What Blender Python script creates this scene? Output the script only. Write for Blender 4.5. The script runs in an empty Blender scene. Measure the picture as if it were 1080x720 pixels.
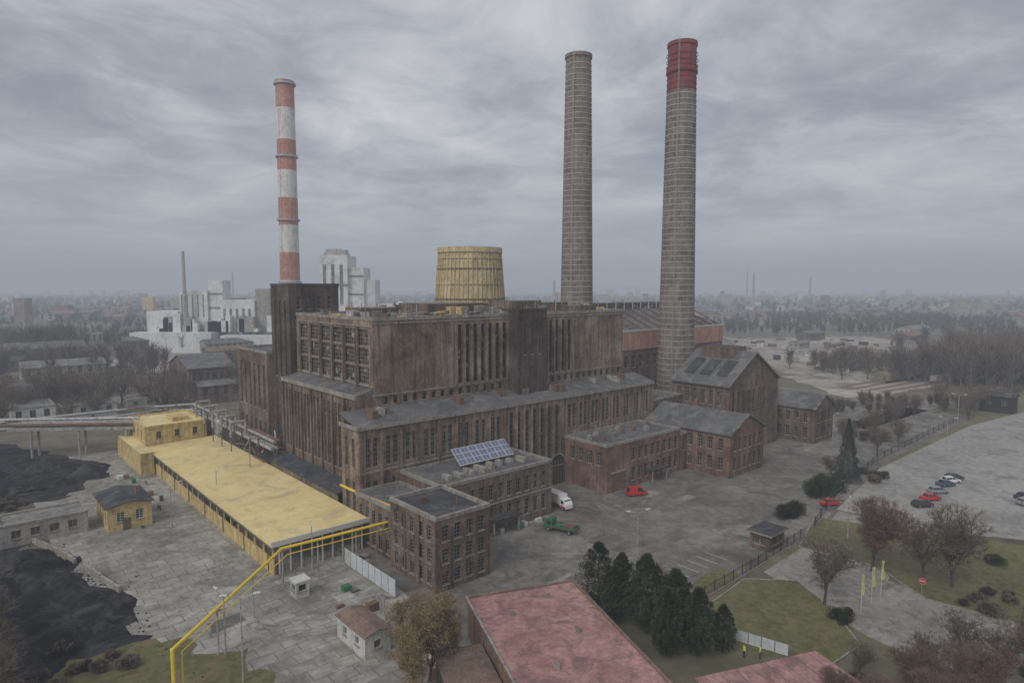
import bpy, math, random
from mathutils import Vector, Matrix
random.seed(7)
R=random.Random(11)
CA,SA=0.75,0.6614
def L(p,q,z=0.0): return (p*CA-q*SA, p*SA+q*CA, z)
def W2L(x,y): return (x*CA+y*SA, -x*SA+y*CA)
LANG=math.atan2(SA,CA)
# ---------------------------------------------------------------- materials
MATS={}
def nt(name):
    m=bpy.data.materials.new(name); m.use_nodes=True
    n=m.node_tree; b=n.nodes['Principled BSDF']; return m,n,b
def ramp(n,fac,stops,inter='LINEAR'):
    r=n.nodes.new('ShaderNodeValToRGB'); cr=r.color_ramp; cr.interpolation=inter
    while len(cr.elements)<len(stops): cr.elements.new(0.5)
    for e,(p,c) in zip(cr.elements,stops):
        e.position=p; e.color=(c[0],c[1],c[2],1)
    n.links.new(fac,r.inputs[0]); return r.outputs[0]
def noise(n,vec,scale,detail=4,rough=.6,dist=0):
    t=n.nodes.new('ShaderNodeTexNoise'); t.inputs['Scale'].default_value=scale
    t.inputs['Detail'].default_value=detail; t.inputs['Roughness'].default_value=rough
    t.inputs['Distortion'].default_value=dist
    n.links.new(vec,t.inputs['Vector']); return t.outputs['Fac']
def mapping(n,rot=0,scale=(1,1,1)):
    tc=n.nodes.new('ShaderNodeTexCoord'); mp=n.nodes.new('ShaderNodeMapping')
    mp.inputs['Rotation'].default_value=(0,0,rot); mp.inputs['Scale'].default_value=scale
    n.links.new(tc.outputs['Object'],mp.inputs['Vector']); return mp.outputs[0]
def mix(n,fac,a,b,mode='MIX'):
    x=n.nodes.new('ShaderNodeMix'); x.data_type='RGBA'; x.blend_type=mode
    for s,v in ((0,fac),(6,a),(7,b)):
        if isinstance(v,(int,float)): x.inputs[s].default_value=v
        elif isinstance(v,tuple): x.inputs[s].default_value=(v[0],v[1],v[2],1)
        else: n.links.new(v,x.inputs[s])
    return x.outputs[2]
def mottled(name,c1,c2,c3=None,scale=.3,fine=3.0,rough=.85,streak=0.0,bump=0.0,metal=0,spec=.3,vscale=(1,1,1),cracks=0,over=.55):
    m,n,b=nt(name); v=mapping(n,-LANG,vscale)
    f1=noise(n,v,scale,5,.65); col=ramp(n,f1,[(.34,c1),(.64,c2)])
    f2=noise(n,v,fine,4,.7)
    col=mix(n,over,col,ramp(n,f2,[(.3,(.3,.3,.3)),(.7,(.72,.72,.72))]),'OVERLAY')
    if c3:
        f3=noise(n,v,scale*2.7,6,.7,.6); col=mix(n,ramp(n,f3,[(.5,(0,0,0)),(.64,(1,1,1))]),col,c3)
    if streak>0:
        vs=mapping(n,-LANG,(1,1,.06)); f4=noise(n,vs,1.3,4,.7)
        col=mix(n,streak,col,ramp(n,f4,[(.35,(.25,.24,.23)),(.62,(1,1,1))]),'MULTIPLY')
    if cracks>0:
        t=n.nodes.new('ShaderNodeTexVoronoi'); t.feature='DISTANCE_TO_EDGE'; t.inputs['Scale'].default_value=cracks
        nn=n.nodes.new('ShaderNodeTexNoise'); nn.inputs['Scale'].default_value=.25; nn.inputs['Detail'].default_value=5; n.links.new(v,nn.inputs['Vector'])
        vm=n.nodes.new('ShaderNodeVectorMath'); vm.operation='MULTIPLY_ADD'; n.links.new(nn.outputs['Color'],vm.inputs[0]); vm.inputs[1].default_value=(6,6,6); n.links.new(v,vm.inputs[2])
        n.links.new(vm.outputs[0],t.inputs['Vector'])
        col=mix(n,.6,col,ramp(n,t.outputs['Distance'],[(0,(.4,.39,.38)),(.012*cracks*8,(1,1,1))]),'MULTIPLY')
    n.links.new(col,b.inputs['Base Color']); b.inputs['Roughness'].default_value=rough
    b.inputs['Metallic'].default_value=metal; b.inputs['Specular IOR Level'].default_value=spec
    if bump>0:
        bp=n.nodes.new('ShaderNodeBump'); bp.inputs['Strength'].default_value=bump; bp.inputs['Distance'].default_value=.1
        n.links.new(f2,bp.inputs['Height']); n.links.new(bp.outputs[0],b.inputs['Normal'])
    MATS[name]=m; return m
def brick(name,c1,c2,c3,streak=.6,soot=.5):
    m,n,b=nt(name); v=mapping(n,-LANG)
    f1=noise(n,v,.12,6,.7,.4); col=ramp(n,f1,[(.36,c1),(.5,c2),(.64,c3)])
    vb=mapping(n,-LANG,(2.2,2.2,9)); f2=noise(n,vb,1.0,3,.8)
    col=mix(n,.85,col,ramp(n,f2,[(.3,(.25,.25,.25)),(.7,(.78,.77,.75))]),'OVERLAY')
    # pale efflorescence / lost render patches
    f6=noise(n,v,.5,6,.75,1.0); col=mix(n,ramp(n,f6,[(.6,(0,0,0)),(.7,(.45,.45,.45))]),col,(.36,.31,.265))
    vs=mapping(n,-LANG,(1,1,.05)); f4=noise(n,vs,1.1,5,.75)
    col=mix(n,streak,col,ramp(n,f4,[(.38,(.28,.27,.265)),(.55,(1,1,1))]),'MULTIPLY')
    f5=noise(n,v,.2,6,.75,.8)
    col=mix(n,soot,col,ramp(n,f5,[(.4,(.3,.29,.285)),(.56,(1,1,1))]),'MULTIPLY')
    n.links.new(col,b.inputs['Base Color']); b.inputs['Roughness'].default_value=.9
    b.inputs['Specular IOR Level'].default_value=.2
    MATS[name]=m
def plain(name,c,rough=.6,metal=0,spec=.4):
    m,n,b=nt(name); v=mapping(n); f=noise(n,v,2.5,4)
    col=mix(n,.35,c,ramp(n,f,[(.3,(.3,.3,.3)),(.7,(.65,.65,.65))]),'OVERLAY')
    n.links.new(col,b.inputs['Base Color']); b.inputs['Roughness'].default_value=rough
    b.inputs['Metallic'].default_value=metal; b.inputs['Specular IOR Level'].default_value=spec
    MATS[name]=m
def glass(name,stops,rough=.2,scale=1.3):
    m,n,b=nt(name); v=mapping(n,-LANG)
    t=n.nodes.new('ShaderNodeTexVoronoi'); t.inputs['Scale'].default_value=scale; n.links.new(v,t.inputs['Vector'])
    sp=n.nodes.new('ShaderNodeSeparateColor'); n.links.new(t.outputs['Color'],sp.inputs[0])
    col=ramp(n,sp.outputs[0],stops,'CONSTANT')
    n.links.new(col,b.inputs['Base Color']); b.inputs['Roughness'].default_value=rough
    MATS[name]=m
brick('brick_main',(.235,.172,.132),(.30,.228,.178),(.375,.30,.24),.6,.6)
brick('brick_dark',(.155,.113,.09),(.21,.158,.127),(.27,.212,.173),.6,.55)
brick('brick_red',(.185,.112,.086),(.25,.158,.124),(.31,.215,.175),.55,.5)
brick('brick_soot',(.08,.063,.055),(.11,.09,.08),(.155,.13,.115),.55,.5)
glass('glass',[(0,(.012,.013,.015)),(.55,(.03,.032,.035)),(.8,(.07,.075,.08)),(.93,(.18,.19,.2))],.25)
glass('glass_grid',[(0,(.03,.028,.025)),(.3,(.10,.08,.062)),(.6,(.055,.05,.042)),(.8,(.18,.15,.12)),(.94,(.38,.37,.34))],.35,1.1)
plain('frame',(.28,.24,.20)); plain('frame_dark',(.10,.085,.075)); plain('frame_white',(.6,.6,.57))
mottled('coping',(.24,.222,.20),(.35,.33,.30),(.165,.15,.132),scale=.4)
mottled('concrete',(.32,.30,.27),(.44,.42,.38),(.22,.2,.175),scale=.25,streak=.4)
mottled('roof_felt',(.085,.087,.092),(.15,.15,.152),(.205,.196,.188),scale=.12,fine=1.4,rough=.8)
mottled('roof_dark',(.036,.037,.041),(.072,.072,.075),(.11,.108,.105),scale=.15,fine=1.4,rough=.8)
mottled('roof_grey',(.16,.158,.155),(.27,.26,.245),(.105,.1,.095),scale=.15,fine=1.2)
mottled('yellow_wall',(.58,.435,.18),(.69,.54,.25),(.44,.34,.18),scale=.2,fine=.8,streak=.4)
mottled('yellow_roof',(.68,.555,.245),(.78,.65,.33),(.56,.46,.25),scale=.06,fine=.5,rough=.75,over=.45)
mottled('yellow_paint',(.74,.53,.05),(.8,.59,.07),scale=.5)
mottled('cream_tower',(.60,.475,.25),(.71,.59,.35),(.45,.36,.21),scale=.12,fine=.8,streak=.5)
mottled('pink_roof',(.30,.16,.148),(.42,.25,.23),(.22,.13,.12),scale=.16,fine=1.3,rough=.7,spec=.25,over=.8)
mottled('salmon',(.52,.28,.205),(.63,.37,.28),(.42,.25,.19),scale=.2,streak=.4)
mottled('chimney_brick',(.20,.17,.145),(.31,.27,.232),(.15,.127,.108),scale=.18,fine=1.5,streak=.5)
mottled('chimney_white',(.70,.68,.65),(.80,.78,.75),(.55,.51,.47),scale=.1,fine=.5,streak=.35)
mottled('chimney_red',(.45,.18,.13),(.53,.24,.175),(.54,.37,.29),scale=.12,fine=.5,streak=.3)
mottled('chimney_cap',(.20,.042,.042),(.29,.08,.072),(.19,.125,.11),scale=.2,fine=.9,streak=.3)
plain('hoop',(.47,.445,.41),.6)
mottled('steel',(.34,.35,.355),(.48,.485,.49),(.24,.19,.15),scale=.5,rough=.5,metal=.3)
mottled('rust',(.14,.085,.058),(.23,.142,.098),(.11,.09,.075),scale=.6)
mottled('white_wall',(.52,.52,.50),(.68,.675,.65),(.40,.38,.355),scale=.3,streak=.3)
mottled('plant_white',(.62,.63,.64),(.77,.77,.77),(.5,.51,.52),scale=.05,fine=.3,streak=.2)
mottled('brown_roof',(.17,.115,.09),(.25,.175,.138),(.13,.1,.083),scale=.4)
mottled('cloth_panel',(.46,.5,.53),(.6,.63,.65),scale=.5)
mottled('asphalt_yard',(.14,.13,.117),(.245,.228,.204),(.105,.096,.085),scale=.045,fine=.45,rough=.9,bump=.1,cracks=.12,over=.75)
mottled('asphalt_patch',(.11,.102,.093),(.165,.154,.139),(.21,.194,.176),scale=.1,fine=.9,rough=.9)
mottled('asphalt_lot',(.27,.262,.246),(.36,.347,.325),(.21,.2,.184),scale=.05,fine=.7,cracks=.1)
mottled('path',(.235,.22,.198),(.325,.305,.277),(.165,.15,.13),scale=.1,fine=.9,cracks=.2)
mottled('grass',(.098,.10,.042),(.148,.142,.064),(.185,.145,.09),scale=.13,fine=.9,bump=.3,over=.9)
mottled('grass_far',(.14,.13,.075),(.19,.17,.10),(.2,.16,.115),scale=.02,fine=.3)
mottled('pale_ground',(.25,.222,.185),(.42,.392,.35),(.18,.148,.11),scale=.02,fine=.2,over=.8)
mottled('coal',(.014,.014,.017),(.045,.045,.05),(.075,.07,.067),scale=.1,fine=1.0,rough=.95,bump=.8,over=.9,spec=.1)
mottled('bark',(.08,.065,.052),(.13,.108,.09),scale=1.5)
mottled('twigs_brown',(.125,.10,.08),(.19,.152,.12),scale=.5)
mottled('twigs_gold',(.20,.15,.085),(.29,.22,.125),scale=.5)
mottled('twigs_russet',(.15,.10,.078),(.205,.14,.11),scale=.5)
mottled('needles',(.024,.036,.018),(.06,.076,.037),scale=.5,fine=1.8,over=.7)
mottled('needles_blue',(.03,.045,.035),(.06,.078,.06),scale=.5,fine=1.8)
mottled('woods_far',(.075,.06,.047),(.115,.094,.074),scale=.02,fine=.2)
plain('tyre',(.02,.02,.02),.8); plain('black',(.03,.03,.03)); plain('car_red',(.5,.03,.03),.3); plain('car_white',(.75,.75,.75),.3)
plain('car_silver',(.35,.36,.38),.3,.4); plain('car_blue',(.06,.09,.16),.3); plain('car_dark',(.04,.042,.048),.25); plain('truck_green',(.05,.15,.08),.4)
plain('car_glass',(.02,.025,.03),.08,0,.8); plain('lamp_glass',(.6,.6,.55),.2); plain('tail',(.4,.02,.02),.3)
plain('panel_blue',(.14,.17,.27),.15,0,.8); plain('white_paint',(.5,.5,.48)); plain('sign_red',(.55,.02,.02)); plain('flag',(.55,.6,.14))
plain('hivis',(.7,.85,.05)); plain('trouser',(.03,.035,.05)); plain('skin',(.5,.3,.22)); plain('hair',(.05,.035,.025)); plain('green_bin',(.04,.18,.08))
# slabs
m,n,b=nt('slabs'); v=mapping(n,-LANG)
nn=n.nodes.new('ShaderNodeTexNoise'); nn.inputs['Scale'].default_value=.3; nn.inputs['Detail'].default_value=3; n.links.new(v,nn.inputs['Vector'])
vm=n.nodes.new('ShaderNodeVectorMath'); vm.operation='MULTIPLY_ADD'; n.links.new(nn.outputs['Color'],vm.inputs[0]); vm.inputs[1].default_value=(.5,.5,0); n.links.new(v,vm.inputs[2])
bt=n.nodes.new('ShaderNodeTexBrick'); bt.offset=.5; n.links.new(vm.outputs[0],bt.inputs['Vector'])
bt.inputs['Color1'].default_value=(.41,.392,.36,1); bt.inputs['Color2'].default_value=(.29,.28,.255,1); bt.inputs['Mortar'].default_value=(.12,.112,.08,1)
bt.inputs['Scale'].default_value=1; bt.inputs['Mortar Size'].default_value=.045; bt.inputs['Brick Width'].default_value=3.0; bt.inputs['Row Height'].default_value=2.2
f=noise(n,v,.07,8,.75,.9); f3=noise(n,v,.6,5,.7,.5)
col=mix(n,ramp(n,f,[(.48,(0,0,0)),(.58,(.85,.85,.85))]),bt.outputs['Color'],(.20,.187,.162))
f6=noise(n,v,.13,7,.75,.5); col=mix(n,ramp(n,f6,[(.57,(0,0,0)),(.66,(.8,.8,.8))]),col,(.145,.135,.09))
f7=noise(n,v,.028,5,.7,.8); col=mix(n,.55,col,ramp(n,f7,[(.4,(.5,.48,.46)),(.55,(1,1,1))]),'MULTIPLY')
col=mix(n,.8,col,ramp(n,f3,[(.3,(.33,.33,.32)),(.7,(.7,.7,.7))]),'OVERLAY')
n.links.new(col,b.inputs['Base Color']); b.inputs['Roughness'].default_value=.9; MATS['slabs']=m
# ground
m,n,b=nt('ground_soil'); v=mapping(n)
f=noise(n,v,.012,7,.7,.5); col=ramp(n,f,[(.36,(.10,.083,.06)),(.46,(.15,.128,.09)),(.55,(.125,.12,.068)),(.64,(.2,.175,.14))])
f2=noise(n,v,.12,6,.75); col=mix(n,.9,col,ramp(n,f2,[(.3,(.27,.27,.27)),(.7,(.73,.73,.73))]),'OVERLAY')
n.links.new(col,b.inputs['Base Color']); b.inputs['Roughness'].default_value=.95; MATS['ground_soil']=m

# ---------------------------------------------------------------- builder
class O:
    def __init__(s,name,world=False):
        s.name=name; s.parts={}; s.cur=None; s.T=(lambda p,q,z:(p,q,z)) if world else L; s.part('body')
    def part(s,k):
        if k not in s.parts: s.parts[k]=([],[],[],[])
        s.cur=s.parts[k]; return s
    def raw(s,vs,fs,mat):
        V,F,M,N=s.cur; o=len(V); V.extend(vs)
        if mat not in N: N.append(mat)
        mi=N.index(mat)
        for f in fs: F.append(tuple(i+o for i in f)); M.append(mi)
    def poly(s,pts,mat): s.raw([s.T(*p) for p in pts],[tuple(range(len(pts)))],mat)
    def box(s,p0,q0,z0,p1,q1,z1,mat,top=None):
        v=[s.T(*c) for c in ((p0,q0,z0),(p1,q0,z0),(p1,q1,z0),(p0,q1,z0),(p0,q0,z1),(p1,q0,z1),(p1,q1,z1),(p0,q1,z1))]
        s.raw(v,[(3,2,1,0),(0,1,5,4),(1,2,6,5),(2,3,7,6),(3,0,4,7)],mat)
        s.raw(v,[(4,5,6,7)],top or mat)
    def hexa(s,c,mat):
        s.raw([s.T(*x) for x in c],[(3,2,1,0),(0,1,5,4),(1,2,6,5),(2,3,7,6),(3,0,4,7),(4,5,6,7)],mat)
    def prism(s,pts,z0,z1,mat,top=None):
        k=len(pts); v=[s.T(p,q,z0) for p,q in pts]+[s.T(p,q,z1) for p,q in pts]
        s.raw(v,[(i,(i+1)%k,k+(i+1)%k,k+i) for i in range(k)],mat); s.raw(v,[tuple(range(k,2*k))],top or mat)
    def lathe(s,p,q,prof,mat,n=32,cap=True,mats=None):
        cx,cy,_=s.T(p,q,0); 
        for j in range(len(prof)-1):
            (r0,z0),(r1,z1)=prof[j],prof[j+1]; vs=[]
            for i in range(n):
                a=2*math.pi*i/n; vs.append((cx+r0*math.cos(a),cy+r0*math.sin(a),z0))
            for i in range(n):
                a=2*math.pi*i/n; vs.append((cx+r1*math.cos(a),cy+r1*math.sin(a),z1))
            s.raw(vs,[(i,(i+1)%n,n+(i+1)%n,n+i) for i in range(n)],mats[j] if mats else mat)
        if cap:
            r,z=prof[-1]; s.raw([(cx+r*math.cos(2*math.pi*i/n),cy+r*math.sin(2*math.pi*i/n),z) for i in range(n)],[tuple(range(n))],mat)
    def tube(s,a,b,r,mat,r2=None,n=8,local=True):
        A=Vector(s.T(*a)) if local else Vector(a); B=Vector(s.T(*b)) if local else Vector(b)
        d=(B-A); 
        if d.length<1e-6: return
        d.normalize(); u=d.orthogonal().normalized(); w=d.cross(u); r2=r if r2 is None else r2
        vs=[]
        for P,rr in ((A,r),(B,r2)):
            for i in range(n):
                t=2*math.pi*i/n; vs.append(tuple(P+(u*math.cos(t)+w*math.sin(t))*rr))
        s.raw(vs,[(i,(i+1)%n,n+(i+1)%n,n+i) for i in range(n)]+[tuple(range(n-1,-1,-1)),tuple(range(n,2*n))],mat)
    def path(s,pts,r,mat,n=8):
        for a,b in zip(pts,pts[1:]): s.tube(a,b,r,mat,n=n)
    def facade(s,p0,q0,p1,q1,z0,z1,wins,mat,gl='glass',fr='frame',depth=.35,sill=True,nx=2,nz=4):
        """wins: (s0,s1,z0,z1[,nx,nz]); walk counter-clockwise"""
        Ln=math.hypot(p1-p0,q1-q0); dx,dy=(p1-p0)/Ln,(q1-q0)/Ln; nx_,ny_=dy,-dx
        def P(a,z,d=0): return s.T(p0+dx*a+nx_*d,q0+dy*a+ny_*d,z)
        wins=[w for w in wins if w[0]>=0.05 and w[1]<=Ln-.05]
        zs=sorted(set([z0,z1]+[round(w[i],4) for w in wins for i in (2,3)]))
        rects=[(w[0],w[1],w[2],w[3]) for w in wins]
        s.part('walls')
        for zi in range(len(zs)-1):
            za,zb=zs[zi],zs[zi+1]; zm=(za+zb)/2
            row=sorted((r for r in rects if r[2]<zm<r[3]))
            a=0
            for r in row+[(Ln,Ln,0,0)]:
                if r[0]-a>1e-4: s.raw([P(a,za),P(r[0],za),P(r[0],zb),P(a,zb)],[(0,1,2,3)],mat)
                a=r[1]
        for w in wins:
            a,b,za,zb=w[:4]; mx,mz=(w[4],w[5]) if len(w)>4 else (nx,nz)
            s.part('walls')
            A=[P(a,za),P(b,za),P(b,zb),P(a,zb)]; B=[P(a,za,-depth),P(b,za,-depth),P(b,zb,-depth),P(a,zb,-depth)]
            s.raw(A+B,[(0,1,5,4),(1,2,6,5),(2,3,7,6),(3,0,4,7)],mat)
            s.part('windows'); s.raw(B,[(0,1,2,3)],gl)
            t=.05; d=-depth+.06
            for i in range(mx+1):
                c=a+(b-a)*i/mx; c=min(max(c,a+t),b-t)
                s.raw([P(c-t,za,d),P(c+t,za,d),P(c+t,zb,d),P(c-t,zb,d)],[(0,1,2,3)],fr)
            for i in range(mz+1):
                c=za+(zb-za)*i/mz; c=min(max(c,za+t),zb-t)
                s.raw([P(a,c-t,d+.01),P(b,c-t,d+.01),P(b,c+t,d+.01),P(a,c+t,d+.01)],[(0,1,2,3)],fr)
            if sill:
                s.part('trim'); e=.12
                v=[P(a-e,za-.2,.0),P(b+e,za-.2,.0),P(b+e,za-.2,.1),P(a-e,za-.2,.1),P(a-e,za-.003,0),P(b+e,za-.003,0),P(b+e,za-.003,.1),P(a-e,za-.003,.1)]
                s.raw(v,[(0,1,2,3),(3,2,6,7),(4,5,6,7),(0,3,7,4),(1,2,6,5)],'coping')
    def flatroof(s,p0,q0,p1,q1,z,h=.5,w=.4,mat='roof_felt',cop='coping'):
        s.part('roof'); s.poly([(p0+.05,q0+.05,z-.05),(p1-.05,q0+.05,z-.05),(p1-.05,q1-.05,z-.05),(p0+.05,q1-.05,z-.05)],mat)
        s.part('parapet'); e=.1
        s.box(p0-e,q0-e,z-.1,p1+e,q0+w,z+h,cop); s.box(p0-e,q1-w,z-.1,p1+e,q1+e,z+h,cop)
        s.box(p0-e,q0+w,z-.1,p0+w,q1-w,z+h,cop); s.box(p1-w,q0+w,z-.1,p1+e,q1-w,z+h,cop)
    def finish(s,loc=None):
        parts={k:v for k,v in s.parts.items() if v[1]}
        obs=[]
        for k,(V,F,M,N) in parts.items():
            me=bpy.data.meshes.new(s.name+'_'+k); me.from_pydata(V,[],F)
            for x in N: me.materials.append(MATS[x])
            me.polygons.foreach_set('material_index',M); me.update()
            ob=bpy.data.objects.new(s.name if len(parts)==1 else k,me); bpy.context.scene.collection.objects.link(ob); obs.append(ob)
        if len(parts)==1: return obs[0]
        e=bpy.data.objects.new(s.name,None); bpy.context.scene.collection.objects.link(e)
        for o in obs: o.parent=e
        return e
def row(a,b,n,w,z0,z1,nx=2,nz=4):
    st=(b-a)/n; return [(a+st*(i+.5)-w/2,a+st*(i+.5)+w/2,z0,z1,nx,nz) for i in range(n)]
def pairs(a,b,n,w,g,z0,z1,nx=2,nz=4):
    st=(b-a)/n; o=[]
    for i in range(n):
        c=a+st*(i+.5); o+=[(c-g/2-w,c-g/2,z0,z1,nx,nz),(c+g/2,c+g/2+w,z0,z1,nx,nz)]
    return o
def building(o,p0,q0,p1,q1,z,front=[],left=[],right=[],back=[],mat='brick_dark',roof='roof_felt',h=.5,cop='coping',**k):
    o.facade(p0,q0,p1,q0,0,z,front,mat,**k); o.facade(p1,q0,p1,q1,0,z,right,mat,**k)
    o.facade(p1,q1,p0,q1,0,z,back,mat,**k); o.facade(p0,q1,p0,q0,0,z,left,mat,**k)
    o.flatroof(p0,q0,p1,q1,z,h,mat=roof,cop=cop)
def gable(o,p0,q0,p1,q1,ze,zr,axis,wall,roof,ov=.5,th=.25):
    if axis=='q':
        m=(p0+p1)/2
        o.part('walls'); o.poly([(p0,q0,ze),(p1,q0,ze),(m,q0,zr)],wall); o.poly([(p1,q1,ze),(p0,q1,ze),(m,q1,zr)],wall)
        sl=(zr-ze)/(m-p0); d=ov*sl
        for a,sg in ((p0,-1),(p1,1)):
            e=a+sg*ov
            o.part('roof'); o.hexa([(e,q0-ov,ze-d),(m,q0-ov,zr),(m,q1+ov,zr),(e,q1+ov,ze-d),(e,q0-ov,ze-d+th),(m,q0-ov,zr+th),(m,q1+ov,zr+th),(e,q1+ov,ze-d+th)],roof)
    else:
        m=(q0+q1)/2
        o.part('walls'); o.poly([(p1,q0,ze),(p1,q1,ze),(p1,m,zr)],wall); o.poly([(p0,q1,ze),(p0,q0,ze),(p0,m,zr)],wall)
        sl=(zr-ze)/(m-q0); d=ov*sl
        for a,sg in ((q0,-1),(q1,1)):
            e=a+sg*ov
            o.part('roof'); o.hexa([(p0-ov,e,ze-d),(p1+ov,e,ze-d),(p1+ov,m,zr),(p0-ov,m,zr),(p0-ov,e,ze-d+th),(p1+ov,e,ze-d+th),(p1+ov,m,zr+th),(p0-ov,m,zr+th)],roof)

# ================================================================ ground
g=O('ground',True); N=6000
g.poly([(-N,-300,0),(N,-300,0),(N,9000,0),(-N,9000,0)],'ground_soil'); g.finish()
def sheet(name,pts,z,mat,world=True):
    o=O(name,world); o.poly([(a,b,z) for a,b in pts],mat); return o.finish()
from mathutils import noise as mn
def ragged(pts,amp=1.2,step=1.5):
    out=[]
    for i,a in enumerate(pts):
        A=Vector(a);B=Vector(pts[(i+1)%len(pts)]);ln=(B-A).length;k=max(1,int(ln/step))
        for j in range(k):
            P=A.lerp(B,j/k); out.append((P.x+amp*mn.noise(Vector((P.x*.3,P.y*.3,0)))*2,P.y+amp*mn.noise(Vector((P.x*.3,P.y*.3,9)))*2))
    return out
sheet('concrete_yard',[(12,30),(53,30),(53,205),(12,205)],.012,'slabs',False)
sheet('asphalt_yard',[(49,62),(78,49.5),(115,49.5),(180,59),(270,60),(270,112),(150,112),(49,110)],.02,'asphalt_yard',False)
sheet('parking_lot',[(66,128),(92,158),(150,208),(215,250),(300,240),(150,120),(92,112),(78,116)],.016,'asphalt_lot')
sheet('road',[(40,99),(54,112),(66,127),(80,114),(64,104),(58,96),(80,70),(60,60),(46,80)],.024,'path')
sheet('grass_verge',ragged([(27.2,87.5),(36,96.5),(44,96),(45,87),(44,78),(36,72),(29,78)],.3),.03,'grass')
sheet('lawn',ragged([(59.7,123.6),(74,116),(95,108),(100,92),(74,78),(60,90),(59,101),(50,109)],.4),.03,'grass')
sheet('grass_patch',ragged([(25.5,93.5),(31,91.5),(36,97.5),(33.5,101)],.4),.032,'grass')
sheet('grass_bank',ragged([(-60,56),(-28,54),(-27,70),(-34,75),(-44,80),(-56,74)],1.6),.034,'grass')
sheet('field',ragged([(95,185),(300,330),(420,330),(420,260),(230,245),(150,210)],3,6),.008,'grass_far')
sheet('gravel_lot',ragged([(135,262),(172,275),(260,345),(330,450),(330,600),(190,560),(150,380)],6,8),.012,'pale_ground')
sheet('field',ragged([(170,300),(200,310),(270,380),(300,470),(250,470),(200,380)],5,8),.016,'grass_far')
sheet('gravel_lot',ragged([(-260,380),(-120,300),(-115,330),(-240,450)],5,8),.012,'pale_ground')
sheet('field',ragged([(400,300),(700,420),(900,700),(500,700),(350,480)],8,15),.01,'grass_far')
o=O('access_road',True)
def strip(a,b,w,mat='path',z=.02):
    A=Vector(a);B=Vector(b);d=(B-A).normalized();nn=Vector((-d.y,d.x))*w
    o.poly([(*(A-nn),z),(*(B-nn),z),(*(B+nn),z),(*(A+nn),z)],mat)
for i,(a,b,w) in enumerate((((110,205),(330,380),4),((330,380),(900,600),5),((200,300),(190,700),4),((-60,190),(-400,420),3.5),((-140,150),(-500,200),4),((150,330),(420,520),3),((140,420),(600,640),4),((420,520),(400,900),5))):
    strip(a,b,w,z=.02+.001*i)
o.finish()
o=O('railway_tracks',True)
for i in range(7):
    strip((150+i*3,290-i*5),(520+i*14,560-i*6),1.3,'rust',.03); strip((-500,330+i*7),(-110,262+i*6),1.2,'rust',.03)
o.finish()
o=O('parking_markings',True)
for i in range(7):
    x=21+i*2.0;y=97+i*1.6
    A=Vector((x,y));d=Vector((.66,-.75))
    d2=Vector((.75,.66))*.07
    o.poly([(*(A-d2),.026),(*(A+d*4-d2),.026),(*(A+d*4+d2),.026),(*(A+d2),.026)],'white_paint')
for i in range(22):
    A=Vector((86+i*3.2,126+i*3.0)); d=Vector((-.7,.71)); d2=Vector((.71,.7))*.07
    o.poly([(*(A-d2),.026),(*(A+d*5-d2),.026),(*(A+d*5+d2),.026),(*(A+d2),.026)],'white_paint')
o.finish()
o=O('asphalt_repairs')
for i in range(18):
    p=R.uniform(58,180);q=R.uniform(62,86);w=R.uniform(1.5,7);h=R.uniform(.8,4); pts=ragged([(p,q),(p+w,q+R.uniform(-.6,.6)),(p+w,q+h),(p,q+h)],.35,.6)
    o.poly([(a,b,.024+i*.0003) for a,b in pts],R.choice(['asphalt_patch','asphalt_patch','path']))
for i in range(14):
    p=R.uniform(20,50);q=R.uniform(62,130);w=R.uniform(1.5,5);h=R.uniform(.8,3); pts=ragged([(p,q),(p+w,q),(p+w,q+h),(p,q+h)],.5,.6)
    if p+w>36 and q>86: continue
    o.poly([(a,b,.024+i*.0003) for a,b in pts],'asphalt_patch')
o.finish()
def kerb(pts):
    o=O('kerb',True)
    for a,b in zip(pts,pts[1:]):
        A=Vector(a);B=Vector(b);d=(B-A).normalized();n_=Vector((-d.y,d.x))*.1
        o.prism([tuple(A-n_),tuple(B-n_),tuple(B+n_),tuple(A+n_)],0,.12,'coping')
    o.finish()
kerb([(27.2,87.5),(36,96.5),(44,96),(45,87),(44,78),(36,72)]); kerb([(74,116),(59.7,123.6),(50,109),(59,101),(60,90),(74,78)])

# coal heaps: displaced grids
def heap(name,cx,cy,rx,ry,h,rot=0,mat='coal',nn=90):
    o=O(name,True); V=[];F=[]
    for i in range(nn+1):
        for j in range(nn+1):
            u=i/nn*2-1;v=j/nn*2-1; r=math.hypot(u,v)
            x=u*rx;y=v*ry; c,s_=math.cos(rot),math.sin(rot)
            X=cx+x*c-y*s_;Y=cy+x*s_+y*c
            e=r+.45*mn.noise(Vector((X*.11,Y*.11,1)))
            z=h*max(0,1-e*e)**.7*(.35+1.5*abs(mn.noise(Vector((X*.17,Y*.17,3)))))+.3*mn.noise(Vector((X*.55,Y*.55,0)))+.15*mn.noise(Vector((X*1.3,Y*1.3,0)))
            if e>1: z=-.15
            V.append((X,Y,z+.05))
    for i in range(nn):
        for j in range(nn):
            a=i*(nn+1)+j; F.append((a,a+nn+1,a+nn+2,a+1))
    o.raw(V,F,mat); o.finish()
heap('coal_heap',-118,147,22,13,2.4,.6); heap('coal_heap',-79,93,16,11,3,-.6); heap('coal_heap',-69,80,18,11,2.6,-.3)
heap('coal_heap',-60,87,8,6,1.5,-.4)
sheet('coal_yard',ragged([(-150,185),(-112,166),(-98,152),(-96,136),(-112,118),(-170,130)],2.2),.03,'coal')
sheet('coal_yard',ragged([(-104,118),(-86,110),(-69,100),(-54,88),(-47,77),(-58,67),(-100,64)],2.6),.03,'coal')
o=O('retaining_wall',True)
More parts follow.
